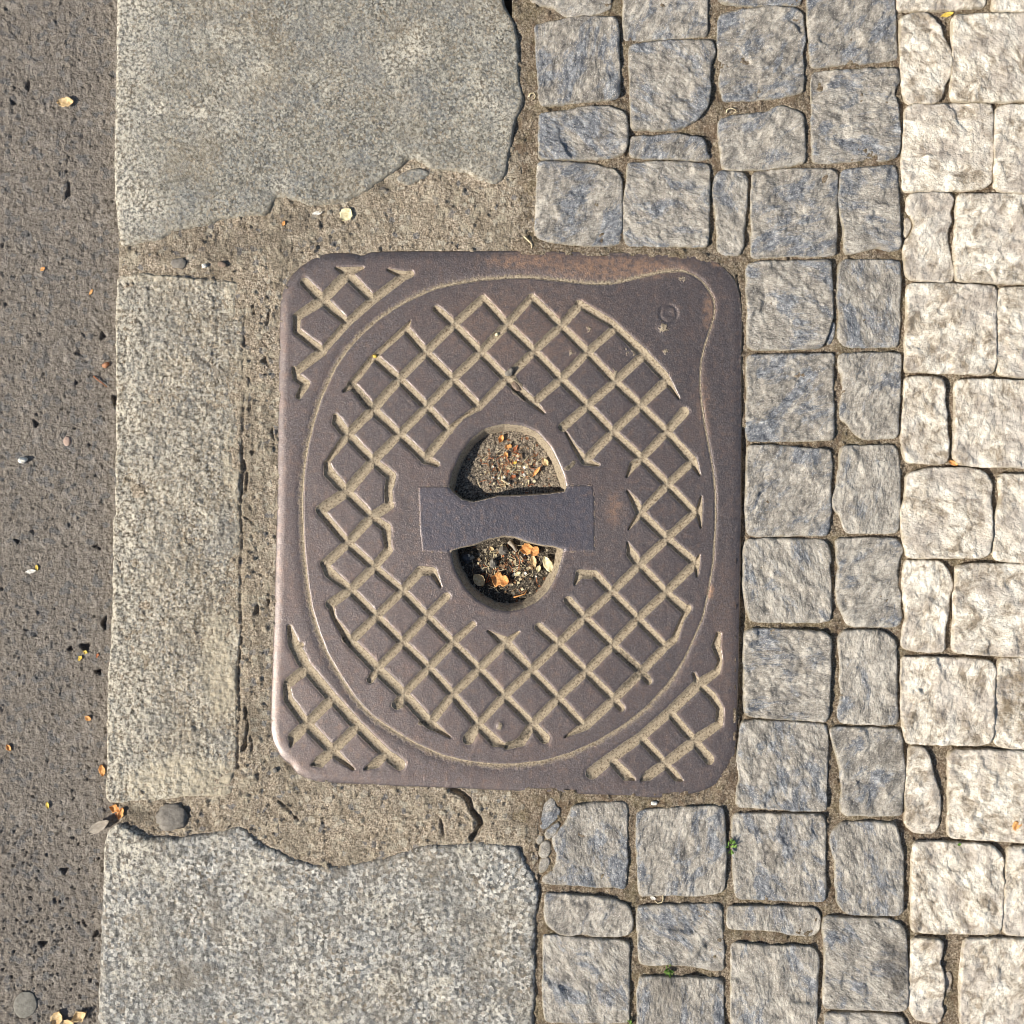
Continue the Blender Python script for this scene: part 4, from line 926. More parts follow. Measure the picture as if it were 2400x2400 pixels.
def build_cover():
    root = bpy.data.objects.new('hydrant_cover', None); C.objects.link(root)
    root.location = ((1187 - 1200) * S, (1200 - 1228) * S, 0)
    root['label'] = 'rounded rectangular rust-brown cast iron cover with diamond tread and two half-moon finger holes'
    root['category'] = 'street cover'
    bpy.context.view_layer.update()
    st = 1.9
    xs = np.arange(624, 1750, st); ys = np.arange(580, 1880, st)
    X, Y = np.meshgrid(xs, ys)
    D = sdf(xs, ys, cover_poly, 60)
    # distance to the grooves, in units of their half width
    segs, wd = [], []
    for pl in G:
        q = [(p[0], p[1], p[2] * 1.08 if len(p) > 2 else 10.2) for p in pl]
        for a, b in zip(q[:-1], q[1:]):
            segs.append((a[0], a[1], b[0], b[1])); wd.append((a[2] * 1.0, b[2] * 1.0))
    T = seg_field(xs, ys, segs, 34, wd)
    T = T * (1 + 0.13 * fbm(X, Y, 20, 4, 5, 0.6) + 0.07 * fbm(X, Y, 6, 2, 6))
    seam_poly = np.array(SEAM, float)
    sub = outline(SEAM, 2, 0.22, 6, 8)
    DS = sdf(xs, ys, sub, 60)                     # positive on the lid
    tight = smooth((X - 1560) / 70)
    up = np.array(HOLE_UP, float); lo = np.array(HOLE_LO, float)
    hup = outline(HOLE_UP + BAR_UP[1:-1], 1, 0.5, 5, 9); hlo = outline(HOLE_LO + BAR_LO[1:-1], 1, 0.5, 5, 10)
    ins = inside_field(xs, ys, hup) | inside_field(xs, ys, hlo)
    def pl2seg(p): return [(*p[i], *p[i + 1]) for i in range(len(p) - 1)]
    dArc = np.minimum(seg_field(xs, ys, pl2seg(HOLE_UP), 60), seg_field(xs, ys, pl2seg(HOLE_LO), 60))
    dBar = np.minimum(seg_field(xs, ys, pl2seg(BAR_UP), 60), seg_field(xs, ys, pl2seg(BAR_LO), 60))
    PAD = outline([(981,1141),(1052,1139),(1200,1139),(1388,1137),(1393,1160),(1394,1292),(1320,1294),(1200,1294),(1050,1296),(990,1292),(984,1240)], 0, 0.3, 8, 12)
    DP = sdf(xs, ys, PAD, 60)
    # heights
    Z = fbm(X, Y, 260, 2, 14) * 1.6 + fbm(X, Y, 30, 3, 15) * 0.35
    er = np.clip(1 - D / 26.0, 0, 1)
    Z -= er ** 2.2 * (7.0 - 4.6 * smooth((X - 760) / 300)) + edge_round(np.maximum(D, 0), 5) * 5
    Z -= 8.0 * np.clip(1 - np.minimum(T, 1) ** 1.7, 0, 1) ** 0.85 + 0.9 * np.clip(1.45 - T, 0, 0.45) / 0.45
    ws = 12 - 8 * tight
    Z -= np.where(DS < 0, (4.2 - 1.6 * tight) * np.exp(-(np.abs(DS) / ws) ** 1.3), 2.6 * np.clip(1 - DS / 3.5, 0, 1))
    Z += np.where(DP > 0, 0.9 * smooth(DP / 3), 0) - 1.4 * np.exp(-(DP / 2.4) ** 2) * (D > 100)
    Z += 1.2 * np.exp(-(np.minimum(dArc, 60) / 10) ** 2) * (~ins)
    lipz = np.exp(-(dArc / 5.0)) * 3.0 + np.exp(-(dBar / 4.0)) * 1.8
    Z -= np.where(ins, 0, lipz)
    wall = np.minimum(dArc / 25.0, dBar / 5.0)
    Z = np.where(ins, -3 - 62 * smooth(np.clip(wall, 0, 1)) ** 0.8, Z)
    # hinge boss in the top right lobe, and small casting marks
    r = np.hypot(X - 1567, Y - 735)
    Z += -1.5 * np.exp(-((r - 20) / 4.0) ** 2) - 1.2 * np.exp(-(r / 12) ** 2)
    Z += 2.2 * np.exp(-(np.hypot(X - 1553, Y - 768) / 9) ** 2)
    Z += 2.5 * np.exp(-(np.hypot(X - 1171, Y - 1701) / 8) ** 2)
    # dirt and rust
    n1 = fbm(X, Y, 14, 4, 21, 0.6)
    dirt = smooth((1.18 - T) / 0.35)
    sd_ = np.where(DS < 0, np.exp(-(np.abs(DS) / (12 - 8.5 * tight)) ** 1.4) * (0.82 + 0.1 * tight), np.exp(-(DS / 2.8) ** 2) * 0.9)
    dirt = np.maximum(dirt, sd_ * (0.95 + 0.5 * n1))
    dirt = np.maximum(dirt, np.where(ins, 0.95, 0.75 * np.exp(-dBar / 3.0)))
    dirt = np.maximum(dirt, 0.6 * np.exp(-(DP / 2.0) ** 2) * smooth((n1 + 0.2) / 0.4))
    dirt = np.maximum(dirt, 0.62 * np.exp(-np.maximum(D, 0) / 8) * smooth((X - 1000) / 500) * smooth((1300 - Y) / 500))
    for (cx, cy, rr, a) in [(1555, 768, 13, 1.0), (1171, 1701, 9, .9), (1340, 828, 9, .9), (1380, 770, 8, .8), (1568, 1245, 8, .9), (1440, 880, 14, .9), (1560, 822, 8, .7),
                            (1598, 652, 9, .7), (1485, 822, 14, .8), (1520, 845, 12, .8)]:
        dirt = np.maximum(dirt, a * smooth((1.2 - np.hypot((X - cx) / rr, (Y - cy) / rr) + fbm(X, Y, 9, 3, 44, 0.6) * 1.7) / 0.9) * 0.8)
    rust = 0.25 * smooth((n1 + 0.1) / 0.5)
    for (cx, cy, rx, ry, a) in [(1440, 625, 260, 45, .85), (1680, 610, 30, 22, 1.3), (1250, 610, 170, 30, .8), (1230, 760, 330, 160, .35), (1440, 1190, 30, 60, .6),
                                (1440, 890, 30, 30, .9), (1700, 1500, 50, 300, .25), (1665, 1385, 14, 30, 1), (1662, 730, 22, 70, .8), (1650, 950, 25, 100, .5), (1680, 1515, 8, 8, 1.3), (1120, 1720, 30, 30, .5)]:
        q = 1 - np.hypot((X - cx) / rx, (Y - cy) / ry)
        rust = np.maximum(rust, a * smooth((q + 0.25 * n1) / 0.7))
    blue = smooth(DP / 6) * 0.9
    soot = seg_field(xs, ys, [(818,898,838,915), (838,915,862,948), (846,925,870,955), (1458,1530,1480,1552), (1480,1552,1505,1575), (1505,1575,1520,1590), (1485,1590,1505,1578), (1465,1610,1485,1590),
                              (1190,1745,1222,1735), (1222,1735,1240,1715), (1195,870,1220,905), (1205,915,1228,935), (806,1497,822,1512), (940,1655,932,1648), (985,1695,1012,1700), (1330,1098,1345,1085)], 20)
    soot = smooth((9 - soot + n1 * 6) / 7)
    dirt = np.maximum(dirt, soot * 0.9)
    attrs = {'soot': soot, 'dirt': np.clip(dirt, 0, 1), 'rust': np.clip(rust, 0, 1), 'blue': blue}
    # snap the rim to the outline
    cD = (D[:-1, :-1] + D[1:, :-1] + D[:-1, 1:] + D[1:, 1:]) / 4
    avg = lambda A: (A[:-1, :-1] + A[1:, :-1] + A[:-1, 1:] + A[1:, 1:]) / 4
    keep = cD > 0
    cT, cS, cP, cI = avg(T), avg(DS), avg(DP), avg(ins.astype(float)) > 0.5
    hole = keep & cI
    groove = keep & (cT < 1.0) & ~hole
    bar = keep & (cP > 0) & ~hole & ~groove
    lid = keep & (cS > 0) & ~hole & ~groove & ~bar
    frame = keep & ~(hole | groove | bar | lid)
    for nm, mask, sk in (('frame', frame, None), ('lid', lid, None), ('handle_bar', bar, None), ('finger_hole', hole & (Y[:-1, :-1] < 1215), None),
                         ('finger_hole', hole & (Y[:-1, :-1] >= 1215), None), ('groove_dirt', groove, None)):
        me = grid_mesh(nm, X, Y, Z, mask, M['iron'], attrs, sk)
        o = link(nm, me, root)
        if nm == 'groove_dirt': o['kind'] = 'stuff'
        if nm == 'finger_hole': o['label'] = 'half-moon recess above the handle bar' if mask[:(1215 - 580) // 2].any() else 'half-moon recess below the handle bar'
    # the outer side wall
    p = cover_poly; n = len(p)
    c = p.mean(0)
    V = np.concatenate([W(p[:, 0] + (p[:, 0] - c[0]) * 0.0, p[:, 1], np.full(n, -10.0)), W(p[:, 0], p[:, 1], np.full(n, -70.0)),
                        W(p[:, 0] + (c[0] - p[:, 0]) * 0.006, p[:, 1] + (c[1] - p[:, 1]) * 0.006, np.full(n, -6.5))])
    F = [(i, (i + 1) % n, n + (i + 1) % n, n + i) for i in range(n)] + [(2 * n + i, 2 * n + (i + 1) % n, (i + 1) % n, i) for i in range(n)]
    me = make_mesh('side_wall', V, F, M['iron'], {'dirt': np.full(3 * n, 0.3), 'rust': np.full(3 * n, 0.4), 'blue': np.zeros(3 * n), 'soot': np.zeros(3 * n)})
    link('side_wall', me, root)
    # soil lying in the two holes
    for pl, sd0, lab in ((hup, 1, 'dark soil and leaf crumbs packed in the upper half-moon hole'), (hlo, 2, 'dark soil and leaf litter packed in the lower half-moon hole')):
        def hs(X, Y, d, sd0=sd0):
            z = (-41 if sd0 == 1 else -47) + fbm(X, Y, 40, 3, 40 + sd0) * 9 + fbm(X, Y, 9, 4, 42 + sd0, 0.7) * 6.5
            if sd0 == 1: z += 6 * smooth((Y - 1100) / 60) * 0.5
            return z
        o = patch('soil', pl, 2.0, hs, M['soil_pale' if sd0 == 1 else 'soil'], None, -75)
        o['kind'] = 'stuff'; o['label'] = lab; o['category'] = 'soil'
build_cover()

# ------------------------------------------------------------------ small loose things
bpy.context.view_layer.update()
dg = bpy.context.evaluated_depsgraph_get()
def ground_z(x, y):
    best = -1e9
    for dx, dy in ((0, 0), (3, 0), (-3, 0), (0, 3), (0, -3)):
        ok, loc, *_ = scene.ray_cast(dg, Vector(((x + dx - 1200) * S, (1200 - y - dy) * S, 0.2)), Vector((0, 0, -1)))
        if ok: best = max(best, loc.z)
    return best / S if best > -1e8 else 0

def finish(o, label, cat, group=None):
    o['label'] = label; o['category'] = cat
    if group: o['group'] = group
    return o

def leaf_mesh(L, Wd, seed, curl=0.3, thick=0.9, lobed=0.0, tip=1.0, nu=12, nv=7):
    rg = random.Random(seed)
    ph = rg.uniform(0, 6)
    V = []
    for side in (1, -1):
        for i in range(nu + 1):
            u = i / nu
            half = Wd / 2 * (math.sin(math.pi * min(1, max(0, u)) ** tip) ** 0.75 if 0 < u < 1 else 0.04)
            half *= 1 + lobed * math.sin(u * 11 + ph) + 0.08 * math.sin(u * 23 + ph)
            half = max(half, 0.4)
            for j in range(nv + 1):
                v = j / nv * 2 - 1
                x = (u - 0.5) * L; y = v * half
                z = curl * Wd * (v * v * 0.6 + 0.5 * (u - 0.5) ** 2 * 2) + math.sin(u * 8 + v * 3 + ph) * 0.05 * Wd + rg.uniform(-.3, .3) * (side == 1)
                if side == -1: x, y, z = V[i * (nv + 1) + j]; z -= thick
                V.append((x, y, z))
    N = (nu + 1) * (nv + 1)
    idx = lambda i, j, s: s * N + i * (nv + 1) + j
    F = []
    for i in range(nu):
        for j in range(nv):
            F.append((idx(i, j, 0), idx(i + 1, j, 0), idx(i + 1, j + 1, 0), idx(i, j + 1, 0)))
            F.append((idx(i, j + 1, 1), idx(i + 1, j + 1, 1), idx(i + 1, j, 1), idx(i, j, 1)))
    for i in range(nu):
        F.append((idx(i, 0, 1), idx(i + 1, 0, 1), idx(i + 1, 0, 0), idx(i, 0, 0)))
        F.append((idx(i, nv, 0), idx(i + 1, nv, 0), idx(i + 1, nv, 1), idx(i, nv, 1)))
    for j in range(nv):
        F.append((idx(0, j, 0), idx(0, j + 1, 0), idx(0, j + 1, 1), idx(0, j, 1)))
        F.append((idx(nu, j, 1), idx(nu, j + 1, 1), idx(nu, j + 1, 0), idx(nu, j, 0)))
    return V, F

def place(name, V, F, mat, x, y, rot=0, tilt=(0, 0), lift=1.0, z=None, sm=True):
    me = make_mesh(name, [(a * S, b * S, c * S) for a, b, c in V], F, mat, None, sm)
    o = link(name, me)
    zz = ground_z(x, y) if z is None else z
    o.location = ((x - 1200) * S, (1200 - y) * S, (zz + lift) * S)
    o.rotation_euler = (math.radians(tilt[0]), math.radians(tilt[1]), math.radians(rot))
    return o

def leaf(name, x, y, L, Wd, rot, mat, label, cat='leaf', curl=0.25, lobed=0.0, tilt=(0, 0), seed=None, onroad=False, lift=1.5, tip=1.0):
    if onroad: x, y = road_pt(x, y)
    V, F = leaf_mesh(L, Wd, seed or int(x * 7 + y), curl, 0.9, lobed, tip)
    return finish(place(name, V, F, M[mat], x, y, rot, tilt, lift), label, cat)

def pebble(name, x, y, rx, ry, rz, mat, label, cat='pebble', seed=1, onroad=False, rot=0, rough=0.16, facets=False, sink=0.35):
    if onroad: x, y = road_pt(x, y)
    V, F = [], []
    nu, nv = (16, 10) if not facets else (8, 5)
    for j in range(1, nv):
        th = math.pi * j / nv
        for i in range(nu):
            ph = 2 * math.pi * i / nu
            V.append([math.sin(th) * math.cos(ph), math.sin(th) * math.sin(ph), math.cos(th)])
    V += [[0, 0, 1], [0, 0, -1]]
    V = np.array(V)
    rough *= 1.5
    r = 1 + rough * (perlin(V[:, 0] * 1.4 + seed, V[:, 1] * 1.4 + V[:, 2], seed) * 1.6 + 0.5 * perlin(V[:, 0] * 3 + seed, V[:, 1] * 3 - V[:, 2] * 2, seed + 2))
    V = V * r[:, None] * np.array([rx, ry, rz])
    for j in range(nv - 2):
        for i in range(nu):
            a, b = j * nu + i, j * nu + (i + 1) % nu
            F.append((a, a + nu, b + nu, b))
    t, bt = len(V) - 2, len(V) - 1
    for i in range(nu):
        F.append((t, i, (i + 1) % nu)); F.append((bt, (nv - 2) * nu + (i + 1) % nu, (nv - 2) * nu + i))
    return finish(place(name, V.tolist(), F, M[mat], x, y, rot, (0, 0), rz * (1 - sink) - 0.5, sm=not facets), label, cat)

def tube(pts, r0, r1, n=6):
    V, F = [], []
    m = len(pts)
    for k, p in enumerate(pts):
        a = Vector(pts[max(k - 1, 0)]); b = Vector(pts[min(k + 1, m - 1)])
        d = (b - a).normalized()
        s = d.cross(Vector((0, 0, 1)));  s = s.normalized() if s.length > 1e-4 else Vector((1, 0, 0))
        t = s.cross(d)
        r = r0 + (r1 - r0) * k / (m - 1)
        for i in range(n):
            an = 2 * math.pi * i / n
            q = Vector(p) + (s * math.cos(an) + t * math.sin(an)) * r
            V.append(tuple(q))
    for k in range(m - 1):
        for i in range(n):
            a, b = k * n + i, k * n + (i + 1) % n
            F.append((a, b, b + n, a + n))
    F.append(tuple(range(n))[::-1]); F.append(tuple((m - 1) * n + i for i in range(n)))
    return V, F
def twig(name, x, y, pts, r, mat, label, cat='twig', onroad=False, lift=2.0):
    if onroad: x, y = road_pt(x, y)
    V, F = tube([(a, -b, c) for a, b, c in pts], r, r * 0.5)
    return finish(place(name, V, F, M[mat], x, y, 0, (0, 0), lift), label, cat)

def litter():
    R = True
    leaf('dry_leaf', 155, 241, 40, 24, 5, 'leaf_tan', 'tan curled leaf alone on the asphalt near the top left', curl=0.3, onroad=R, lobed=.1)
    leaf('dry_leaf', 101, 631, 13, 9, 40, 'leaf_orange', 'small orange leaf fragment on asphalt left of the cement joint', onroad=R)
    leaf('dry_leaf', 214, 685, 16, 6, 60, 'leaf_orange', 'thin orange leaf scrap beside the top of the narrow kerbstone', onroad=R)
    pebble('pebble', 249, 856, 9, 6, 5, 'stone_red', 'reddish pebble on the asphalt close to the kerb', seed=3, onroad=R, rot=25)
    twig('twig', 233, 890, [(-12, -8, 0), (0, 2, 2), (8, 8, 1), (20, 18, 0)], 1.6, 'leaf_red', 'short red-brown twig on the asphalt beside the kerb', onroad=R)
    pebble('pebble', 158, 1034, 9, 12, 4, 'stone_pink', 'smooth pink pebble pressed into the asphalt', seed=5, onroad=R, sink=.6, rough=.05)
    pebble('pebble', 56, 1079, 10, 8, 9, 'stone_white', 'small white pebble on the asphalt near the left side', seed=6, onroad=R, sink=.1)
    leaf('paper_scrap', 73, 1339, 26, 10, 8, 'stone_white', 'white paper scrap on the asphalt', 'paper scrap', curl=.2, onroad=R)
    leaf('dry_leaf', 87, 1330, 14, 7, 100, 'yellow', 'yellow leaf crumb touching the white paper scrap', onroad=R)
    leaf('dry_leaf', 189, 1542, 14, 9, 60, 'yellow', 'ragged yellow leaf scrap below the deep asphalt hole', lobed=.3, onroad=R)
    leaf('dry_leaf', 201, 1528, 12, 8, -20, 'yellow', 'yellow leaf tuft at the edge of the deep asphalt hole', lobed=.3, onroad=R)
    leaf('dry_leaf', 229, 1536, 12, 6, 70, 'leaf_red', 'tiny red leaf crumb between the asphalt hole and the kerb', lobed=.3, onroad=R)
    leaf('dry_leaf', 207, 1683, 17, 12, -30, 'leaf_orange', 'small orange and cream leaf flake on asphalt beside the narrow kerbstone', onroad=R)
    leaf('dry_leaf', 22, 1752, 18, 12, -60, 'leaf_orange', 'glossy orange leaf piece at the far left of the asphalt', onroad=R, curl=.4)
    leaf('dry_leaf', 240, 1805, 28, 16, 100, 'leaf_orange', 'orange leaf wedged against the left side of the narrow kerbstone', onroad=R, curl=.3)
    leaf('dry_leaf', 113, 1886, 17, 8, 100, 'yellow', 'narrow yellow leaf on the asphalt left of the kerb joint', onroad=R, curl=.3)
    leaf('dry_leaf', 236, 1934, 62, 24, 32, 'leaf_grey', 'grey pointed leaf reaching over the asphalt edge at the lower kerb joint', curl=.22, onroad=R, lift=14)
    leaf('dry_leaf', 262, 1902, 30, 18, -20, 'leaf_orange', 'crumpled orange leaf in the lower kerb joint', curl=.4, lobed=.3, lift=3)
    leaf('dry_leaf', 281, 1908, 30, 14, 70, 'leaf_orange', 'folded orange leaf standing right of the crumpled one in the kerb joint', curl=.5, lobed=.2, lift=3)
    leaf('dry_leaf', 268, 1918, 18, 9, 140, 'leaf_red', 'small red-brown leaf beneath the crumpled orange leaves in the kerb joint', lobed=.2, lift=2)
    pebble('round_stone', 402, 1918, 40, 31, 8, 'stone_grey', 'flat rounded grey stone in the joint above the lower kerbstone', 'stone', seed=8, sink=.55, rough=.24)
    pebble('gum_spot', 60, 2353, 27, 33, 2.6, 'gum', 'flat round grey blob of trodden gum on the asphalt', 'gum', seed=9, onroad=R, sink=.4, rough=.06, rot=-20)
    leaf('dry_leaf', 136, 2384, 38, 28, 70, 'leaf_tan', 'round tan seed case left of the group at the bottom of the asphalt', 'seed case', curl=.3, onroad=R)
    leaf('dry_leaf', 160, 2398, 32, 24, 10, 'leaf_tan', 'tan seed case in the middle of the group at the bottom of the asphalt', 'seed case', curl=.3, onroad=R)
    leaf('dry_leaf', 189, 2378, 40, 24, 30, 'leaf_tan', 'crumpled tan seed case right of the group at the bottom of the asphalt', 'seed case', curl=.5, lobed=.2, onroad=R)
    leaf('seed_case', 811, 502, 34, 31, 60, 'leaf_pale', 'pale yellow round seed case on the cement above the cover', 'seed case', curl=.15)
    leaf('leaf_scrap', 743, 498, 26, 9, 12, 'stone_white', 'thin cream flake in the cement left of the pale seed case', 'leaf scrap', curl=.2)
    leaf('leaf_scrap', 664, 523, 13, 8, 70, 'leaf_orange', 'small orange flake on the cement below the upper kerbstone', 'leaf scrap')
    pebble('pebble', 520, 619, 11, 7, 6, 'stone_brown', 'smooth brown pebble in the cement above the narrow kerbstone', seed=11, rot=-15, rough=.05)
    pebble('pebble', 478, 622, 6, 5, 5, 'stone_white', 'tiny cream pebble left of the smooth brown pebble', seed=12)
    pebble('pebble', 420, 616, 18, 13, 5, 'stone_grey', 'grey pebble pressed in the cement above the narrow kerbstone', seed=13, sink=.6)
    pebble('pebble', 644, 1806, 0.1 + 6, 6, 4, 'stone_grey', 'little grey pebble by the lower left corner of the cover', seed=14)
    pebble('pebble', 1140, 800, 0.1 + 9, 7, 5, 'stone_dark', 'dark stone jammed in a tread groove at the upper middle of the cover', seed=15, facets=True) if False else None
    pebble('pebble', 1195, 872, 11, 8, 5, 'stone_grey', 'grey grit stone stuck at a crossing of the upper tread grooves', seed=15, rot=40)
    pebble('pebble', 1209, 905, 8, 12, 4, 'stone_brown', 'brown grit stone just below the grey one in the tread groove', seed=16, rot=35)
    pebble('pebble', 878, 834, 5, 4, 4, 'yellow', 'orange seed at the upper left corner of the tread', 'seed', seed=18)
    pebble('pebble', 1164, 783, 5, 4, 3, 'leaf_pale', 'pale yellow seed lying in an upper tread groove', 'seed', seed=19)
    twig('curled_stem', 1247, 222, [(-8, 4, 0), (-4, -4, 2), (4, -5, 3), (8, 2, 2), (4, 9, 0)], 2.0, 'straw', 'curled straw loop in the gap left of the blue cobbles at the top', 'stem')
    twig('twig', 1240, 566, [(-12, -12, 0), (-4, -4, 3), (2, 2, 3), (7, 8, 2), (6, 16, 0)], 2.2, 'straw', 'bent straw twig at the upper edge of the cover below a kinked joint', 'twig')
    twig('curled_stem', 1716, 258, [(-14, 6, 0), (-12, -1, 2), (-4, -4, 3), (6, -1, 3), (10, 5, 1), (2, 7, 0)], 1.5, 'straw', 'curled straw thread in the joint between two blue cobbles at the top', 'stem')
    leaf('dry_leaf', 2222, 32, 32, 11, 15, 'yellow', 'golden narrow leaf in the top joint between cream cobbles', curl=.3)
    leaf('dry_leaf', 2237, 1085, 24, 11, -25, 'leaf_orange', 'orange leaf sliver in the joint between cream cobbles at mid height', curl=.4)
    leaf('dry_leaf', 2384, 1937, 26, 24, -70, 'leaf_orange', 'flat orange leaf on a cream cobble at the right edge', curl=.06)
    leaf('green_fleck', 2248, 1979, 9, 6, 20, 'green', 'tiny green fleck on the joint between cream cobbles', 'leaf scrap')
    twig('curled_stem', 1545, 2108, [(8, -12, 1), (10, 0, 3), (6, 8, 3), (-4, 10, 2), (-10, 5, 0)], 1.6, 'straw', 'hooked straw thread in the lower joint between blue cobbles', 'stem')
    leaf('leaf_scrap', 1531, 2107, 15, 8, -20, 'stone_white', 'white flake beside the hooked straw thread', 'leaf scrap')
    pebble('pebble', 1533, 1883, 7, 5, 4, 'stone_white', 'cream pebble in the strip below the cover', seed=23)
    # inside the two half-moon holes
    leaf('dry_leaf', 1174, 1026, 20, 13, 70, 'leaf_orange', 'curled orange leaf at the top of the upper hole', curl=.6, lift=3)
    leaf('dry_leaf', 1191, 1045, 18, 12, 20, 'leaf_orange', 'orange petal-like leaf below the curled one in the upper hole', lobed=.3, lift=3, curl=.4)
    leaf('dry_leaf', 1208, 1049, 20, 8, 55, 'leaf_red', 'red-brown leaf right of the orange petal in the upper hole', lobed=.3, lift=3, curl=.4)
    leaf('dry_leaf', 1186, 1064, 14, 10, 120, 'leaf_orange', 'small orange leaf near the middle of the upper hole', lobed=.2, lift=3, curl=.4)
    leaf('dry_leaf', 1279, 1082, 20, 15, -60, 'leaf_tan', 'beige shell-like leaf by the right wall of the upper hole', curl=.4, lift=3)
    leaf('dry_leaf', 1258, 1104, 30, 8, 52, 'leaf_orange', 'long orange leaf leaning at the right of the upper hole', curl=.5, lift=5, tilt=(0, -12))
    leaf('dry_leaf', 1203, 1116, 14, 9, 15, 'leaf_red', 'dull red leaf near the bottom of the upper hole', curl=.4, lift=3)
    leaf('dry_leaf', 1207, 1083, 10, 7, 15, 'yellow', 'yellow crumb in the middle of the upper hole', lift=3)
    twig('twig', 1187, 1131, [(-12, -8, 0), (0, 0, 2), (12, 9, 0)], 2.0, 'straw', 'pale straight stick near the bottom of the upper hole', lift=3)
    leaf('dry_leaf', 1235, 1288, 32, 28, 10, 'leaf_orange', 'round orange leaf at the top right of the lower hole', curl=.2, lift=6)
    leaf('dry_leaf', 1254, 1293, 26, 22, 60, 'leaf_orange', 'second round orange leaf overlapping the first in the lower hole', curl=.25, lift=8)
    leaf('dry_leaf', 1251, 1317, 32, 15, 100, 'leaf_tan', 'tan narrow leaf below the round orange ones in the lower hole', curl=.4, lift=5)
    leaf('dry_leaf', 1286, 1325, 46, 22, -62, 'leaf_pale', 'pale yellow oval leaf at the right of the lower hole', curl=.15, lift=9)
    leaf('dry_leaf', 1263, 1335, 18, 11, 70, 'leaf_pale', 'small pale leaf left of the yellow oval one in the lower hole', curl=.3, lift=4)
    leaf('dry_leaf', 1171, 1361, 44, 34, -15, 'leaf_orange', 'crumpled peach coloured leaf low in the lower hole', curl=.35, lobed=.3, lift=5)
    leaf('dry_leaf', 1122, 1361, 36, 27, -50, 'leaf_tan', 'tan folded leaf at the left of the lower hole', curl=.3, lift=7, tilt=(10, 0))
    leaf('dry_leaf', 1213, 1347, 18, 9, 30, 'leaf_pale', 'thin pale leaf in the centre of the lower hole', curl=.3, lift=4)
    leaf('dry_leaf', 1151, 1287, 14, 9, -30, 'leaf_tan', 'small tan leaf at the upper left of the lower hole', curl=.3, lift=4)
    twig('twig', 1222, 1398, [(-18, 5, 0), (-4, 1, 2), (8, -3, 3), (13, -11, 2)], 1.8, 'leaf_orange', 'orange forked twig at the bottom of the lower hole', lift=3)
    pebble('stone_lump', 1093, 1308, 16, 13, 9, 'stone_dark', 'black angular stone at the left of the lower hole', 'stone', seed=31, facets=True, sink=.1)
    pebble('stone_lump', 1178, 1291, 13, 11, 8, 'stone_grey', 'grey angular chip at the top of the lower hole', 'stone', seed=32, facets=True, sink=.1)
    pebble('stone_lump', 1155, 1322, 9, 11, 8, 'stone_grey', 'small grey chip in the middle left of the lower hole', 'stone', seed=33, facets=True, sink=.1)
    twig('twig', 1203, 1284, [(-10, -14, 2), (0, -3, 4), (8, 10, 2)], 6, 'leaf_grey', 'thick grey stick end at the top of the lower hole', lift=6)
    twig('twig', 1215, 1320, [(-2, -18, 2), (3, -6, 4), (2, 8, 4), (-3, 22, 1)], 1.2, 'leaf_red', 'thin red-brown stalk across the lower hole', lift=8)
    # crumbs and fibres too many to count
    for (cx, cy, rx, ry, n, sd0, lab) in ((1195, 1095, 78, 52, 230, 1, 'fine leaf crumbs and fibres over the soil in the upper hole'),
                                       (1190, 1335, 85, 62, 210, 2, 'fine leaf crumbs and fibres over the soil in the lower hole')):
        rg = random.Random(sd0)
        V, F, mi = [], [], []
        for _ in range(n):
            x, y = cx + rg.gauss(0, .45) * rx, cy + rg.gauss(0, .45) * ry
            if abs(x - cx) > rx or abs(y - cy) > ry: continue
            z = ground_z(x, y)
            if z > -20: continue
            a = rg.uniform(0, 6.28); L = rg.uniform(3, 11)
            if rg.random() < 0.6:
                c, s = math.cos(a) * L, math.sin(a) * L
                b = rg.uniform(-3, 3)
                v, f = tube([(x - c, y - s, z + 1), (x + b, y - b, z + rg.uniform(2, 4)), (x + c, y + s, z + 1)], 0.9, 0.6, 4)
                m = rg.choice([0, 0, 1, 2])
            else:
                L = rg.uniform(2, 4.5)
                v = [(x + L * math.cos(a + k * 1.57 + rg.uniform(-.3, .3)), y + L * math.sin(a + k * 1.57), z + 1.5 + rg.uniform(-1, 2)) for k in range(4)]
                v += [(p[0], p[1], p[2] - 1) for p in v]
                f = [(3, 2, 1, 0), (4, 5, 6, 7)] + [(k, (k + 1) % 4, 4 + (k + 1) % 4, 4 + k) for k in range(4)]
                m = rg.choice([2, 0, 4, 0, 1, 1])
            o = len(V); V += v; F += [tuple(o + i for i in t) for t in f]; mi += [m] * len(f)
        V = np.array(V)
        me = make_mesh('leaf_crumbs', W(V[:, 0], V[:, 1], V[:, 2]), F, [M['straw'], M['twig'], M['leaf_red'], M['leaf_orange'], M['stone_white']], None, False)
        me.polygons.foreach_set('material_index', mi)
        o = link('leaf_crumbs', me); o['kind'] = 'stuff'; finish(o, lab, 'litter')
litter()

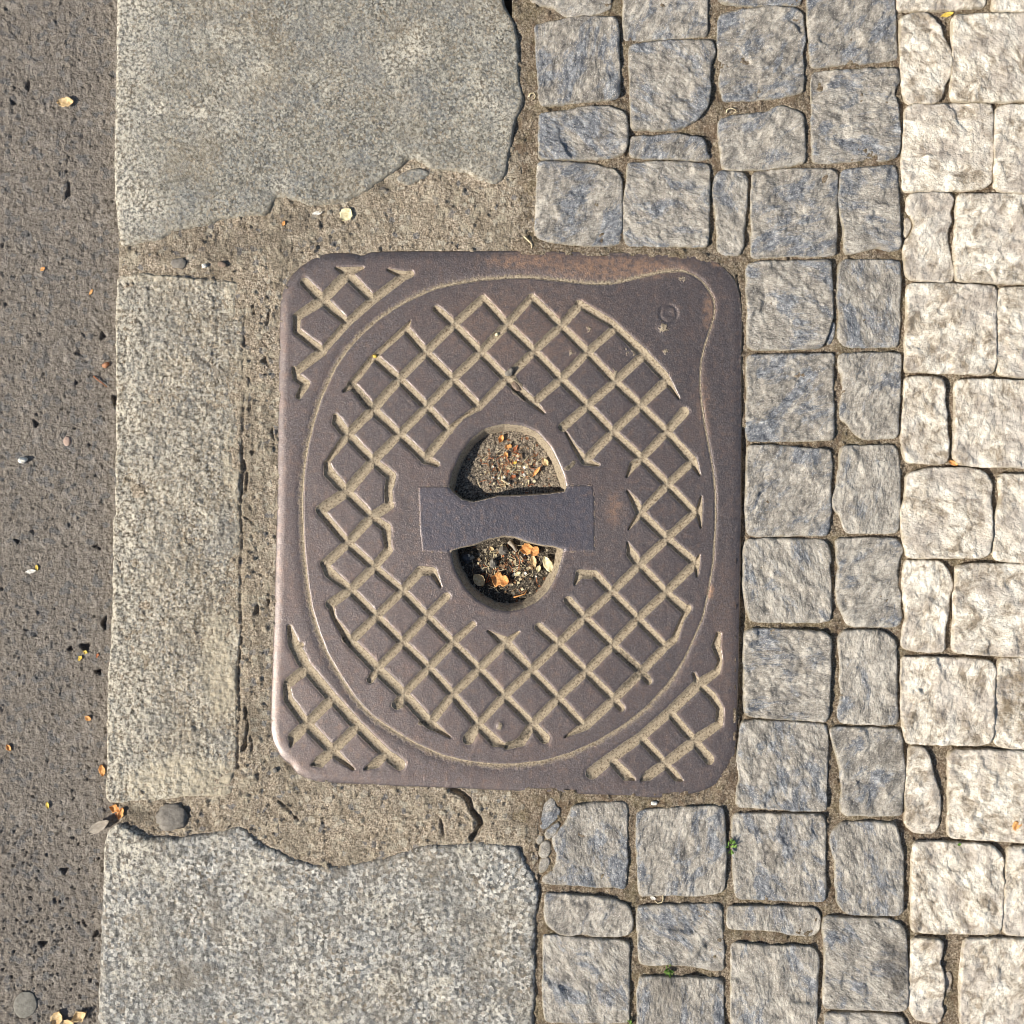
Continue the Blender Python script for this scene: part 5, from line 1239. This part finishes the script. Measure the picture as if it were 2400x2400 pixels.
def weed(x, y, n, R, seed, label):
    rg = random.Random(seed)
    root = bpy.data.objects.new('weed', None); C.objects.link(root)
    z = ground_z(x, y)
    root.location = ((x - 1200) * S, (1200 - y) * S, z * S)
    bpy.context.view_layer.update()
    finish(root, label, 'weed')
    for k in range(n):
        a = rg.uniform(0, 6.28); r = rg.uniform(.3, 1) * R; h = rg.uniform(3, 14)
        v, f = leaf_mesh(rg.uniform(9, 15), rg.uniform(2.6, 4.2), seed + k, 0.3, 0.5, nu=5, nv=3)
        me = make_mesh('leaf', [(p[0] * S, p[1] * S, p[2] * S) for p in v], f, M['green'])
        o = bpy.data.objects.new('leaf', me); C.objects.link(o); o.parent = root
        o.location = (math.cos(a) * r * 0.7 * S, math.sin(a) * r * S, h * S)
        o.rotation_euler = (rg.uniform(-.5, .5), rg.uniform(-.9, .1), a + rg.uniform(-.7, .7))
    v, f = tube([(0, 0, -2), (1, 1, 5), (-1, 2, 12)], 1.2, .7)
    me = make_mesh('stem', [(p[0] * S, p[1] * S, p[2] * S) for p in v], f, M['green'])
    o = bpy.data.objects.new('stem', me); C.objects.link(o); o.parent = root
weed(1712, 1984, 20, 18, 1, 'green mossy sprig in the vertical joint between two blue cobbles')
weed(1568, 2274, 13, 13, 2, 'small pale green sprout in the horizontal joint under a blue cobble')
weed(1477, 2396, 8, 9, 3, 'tiny green shoot at the bottom edge in the joint between blue cobbles')
weed(1722, 2010, 0, 5, 4, '') if False else None
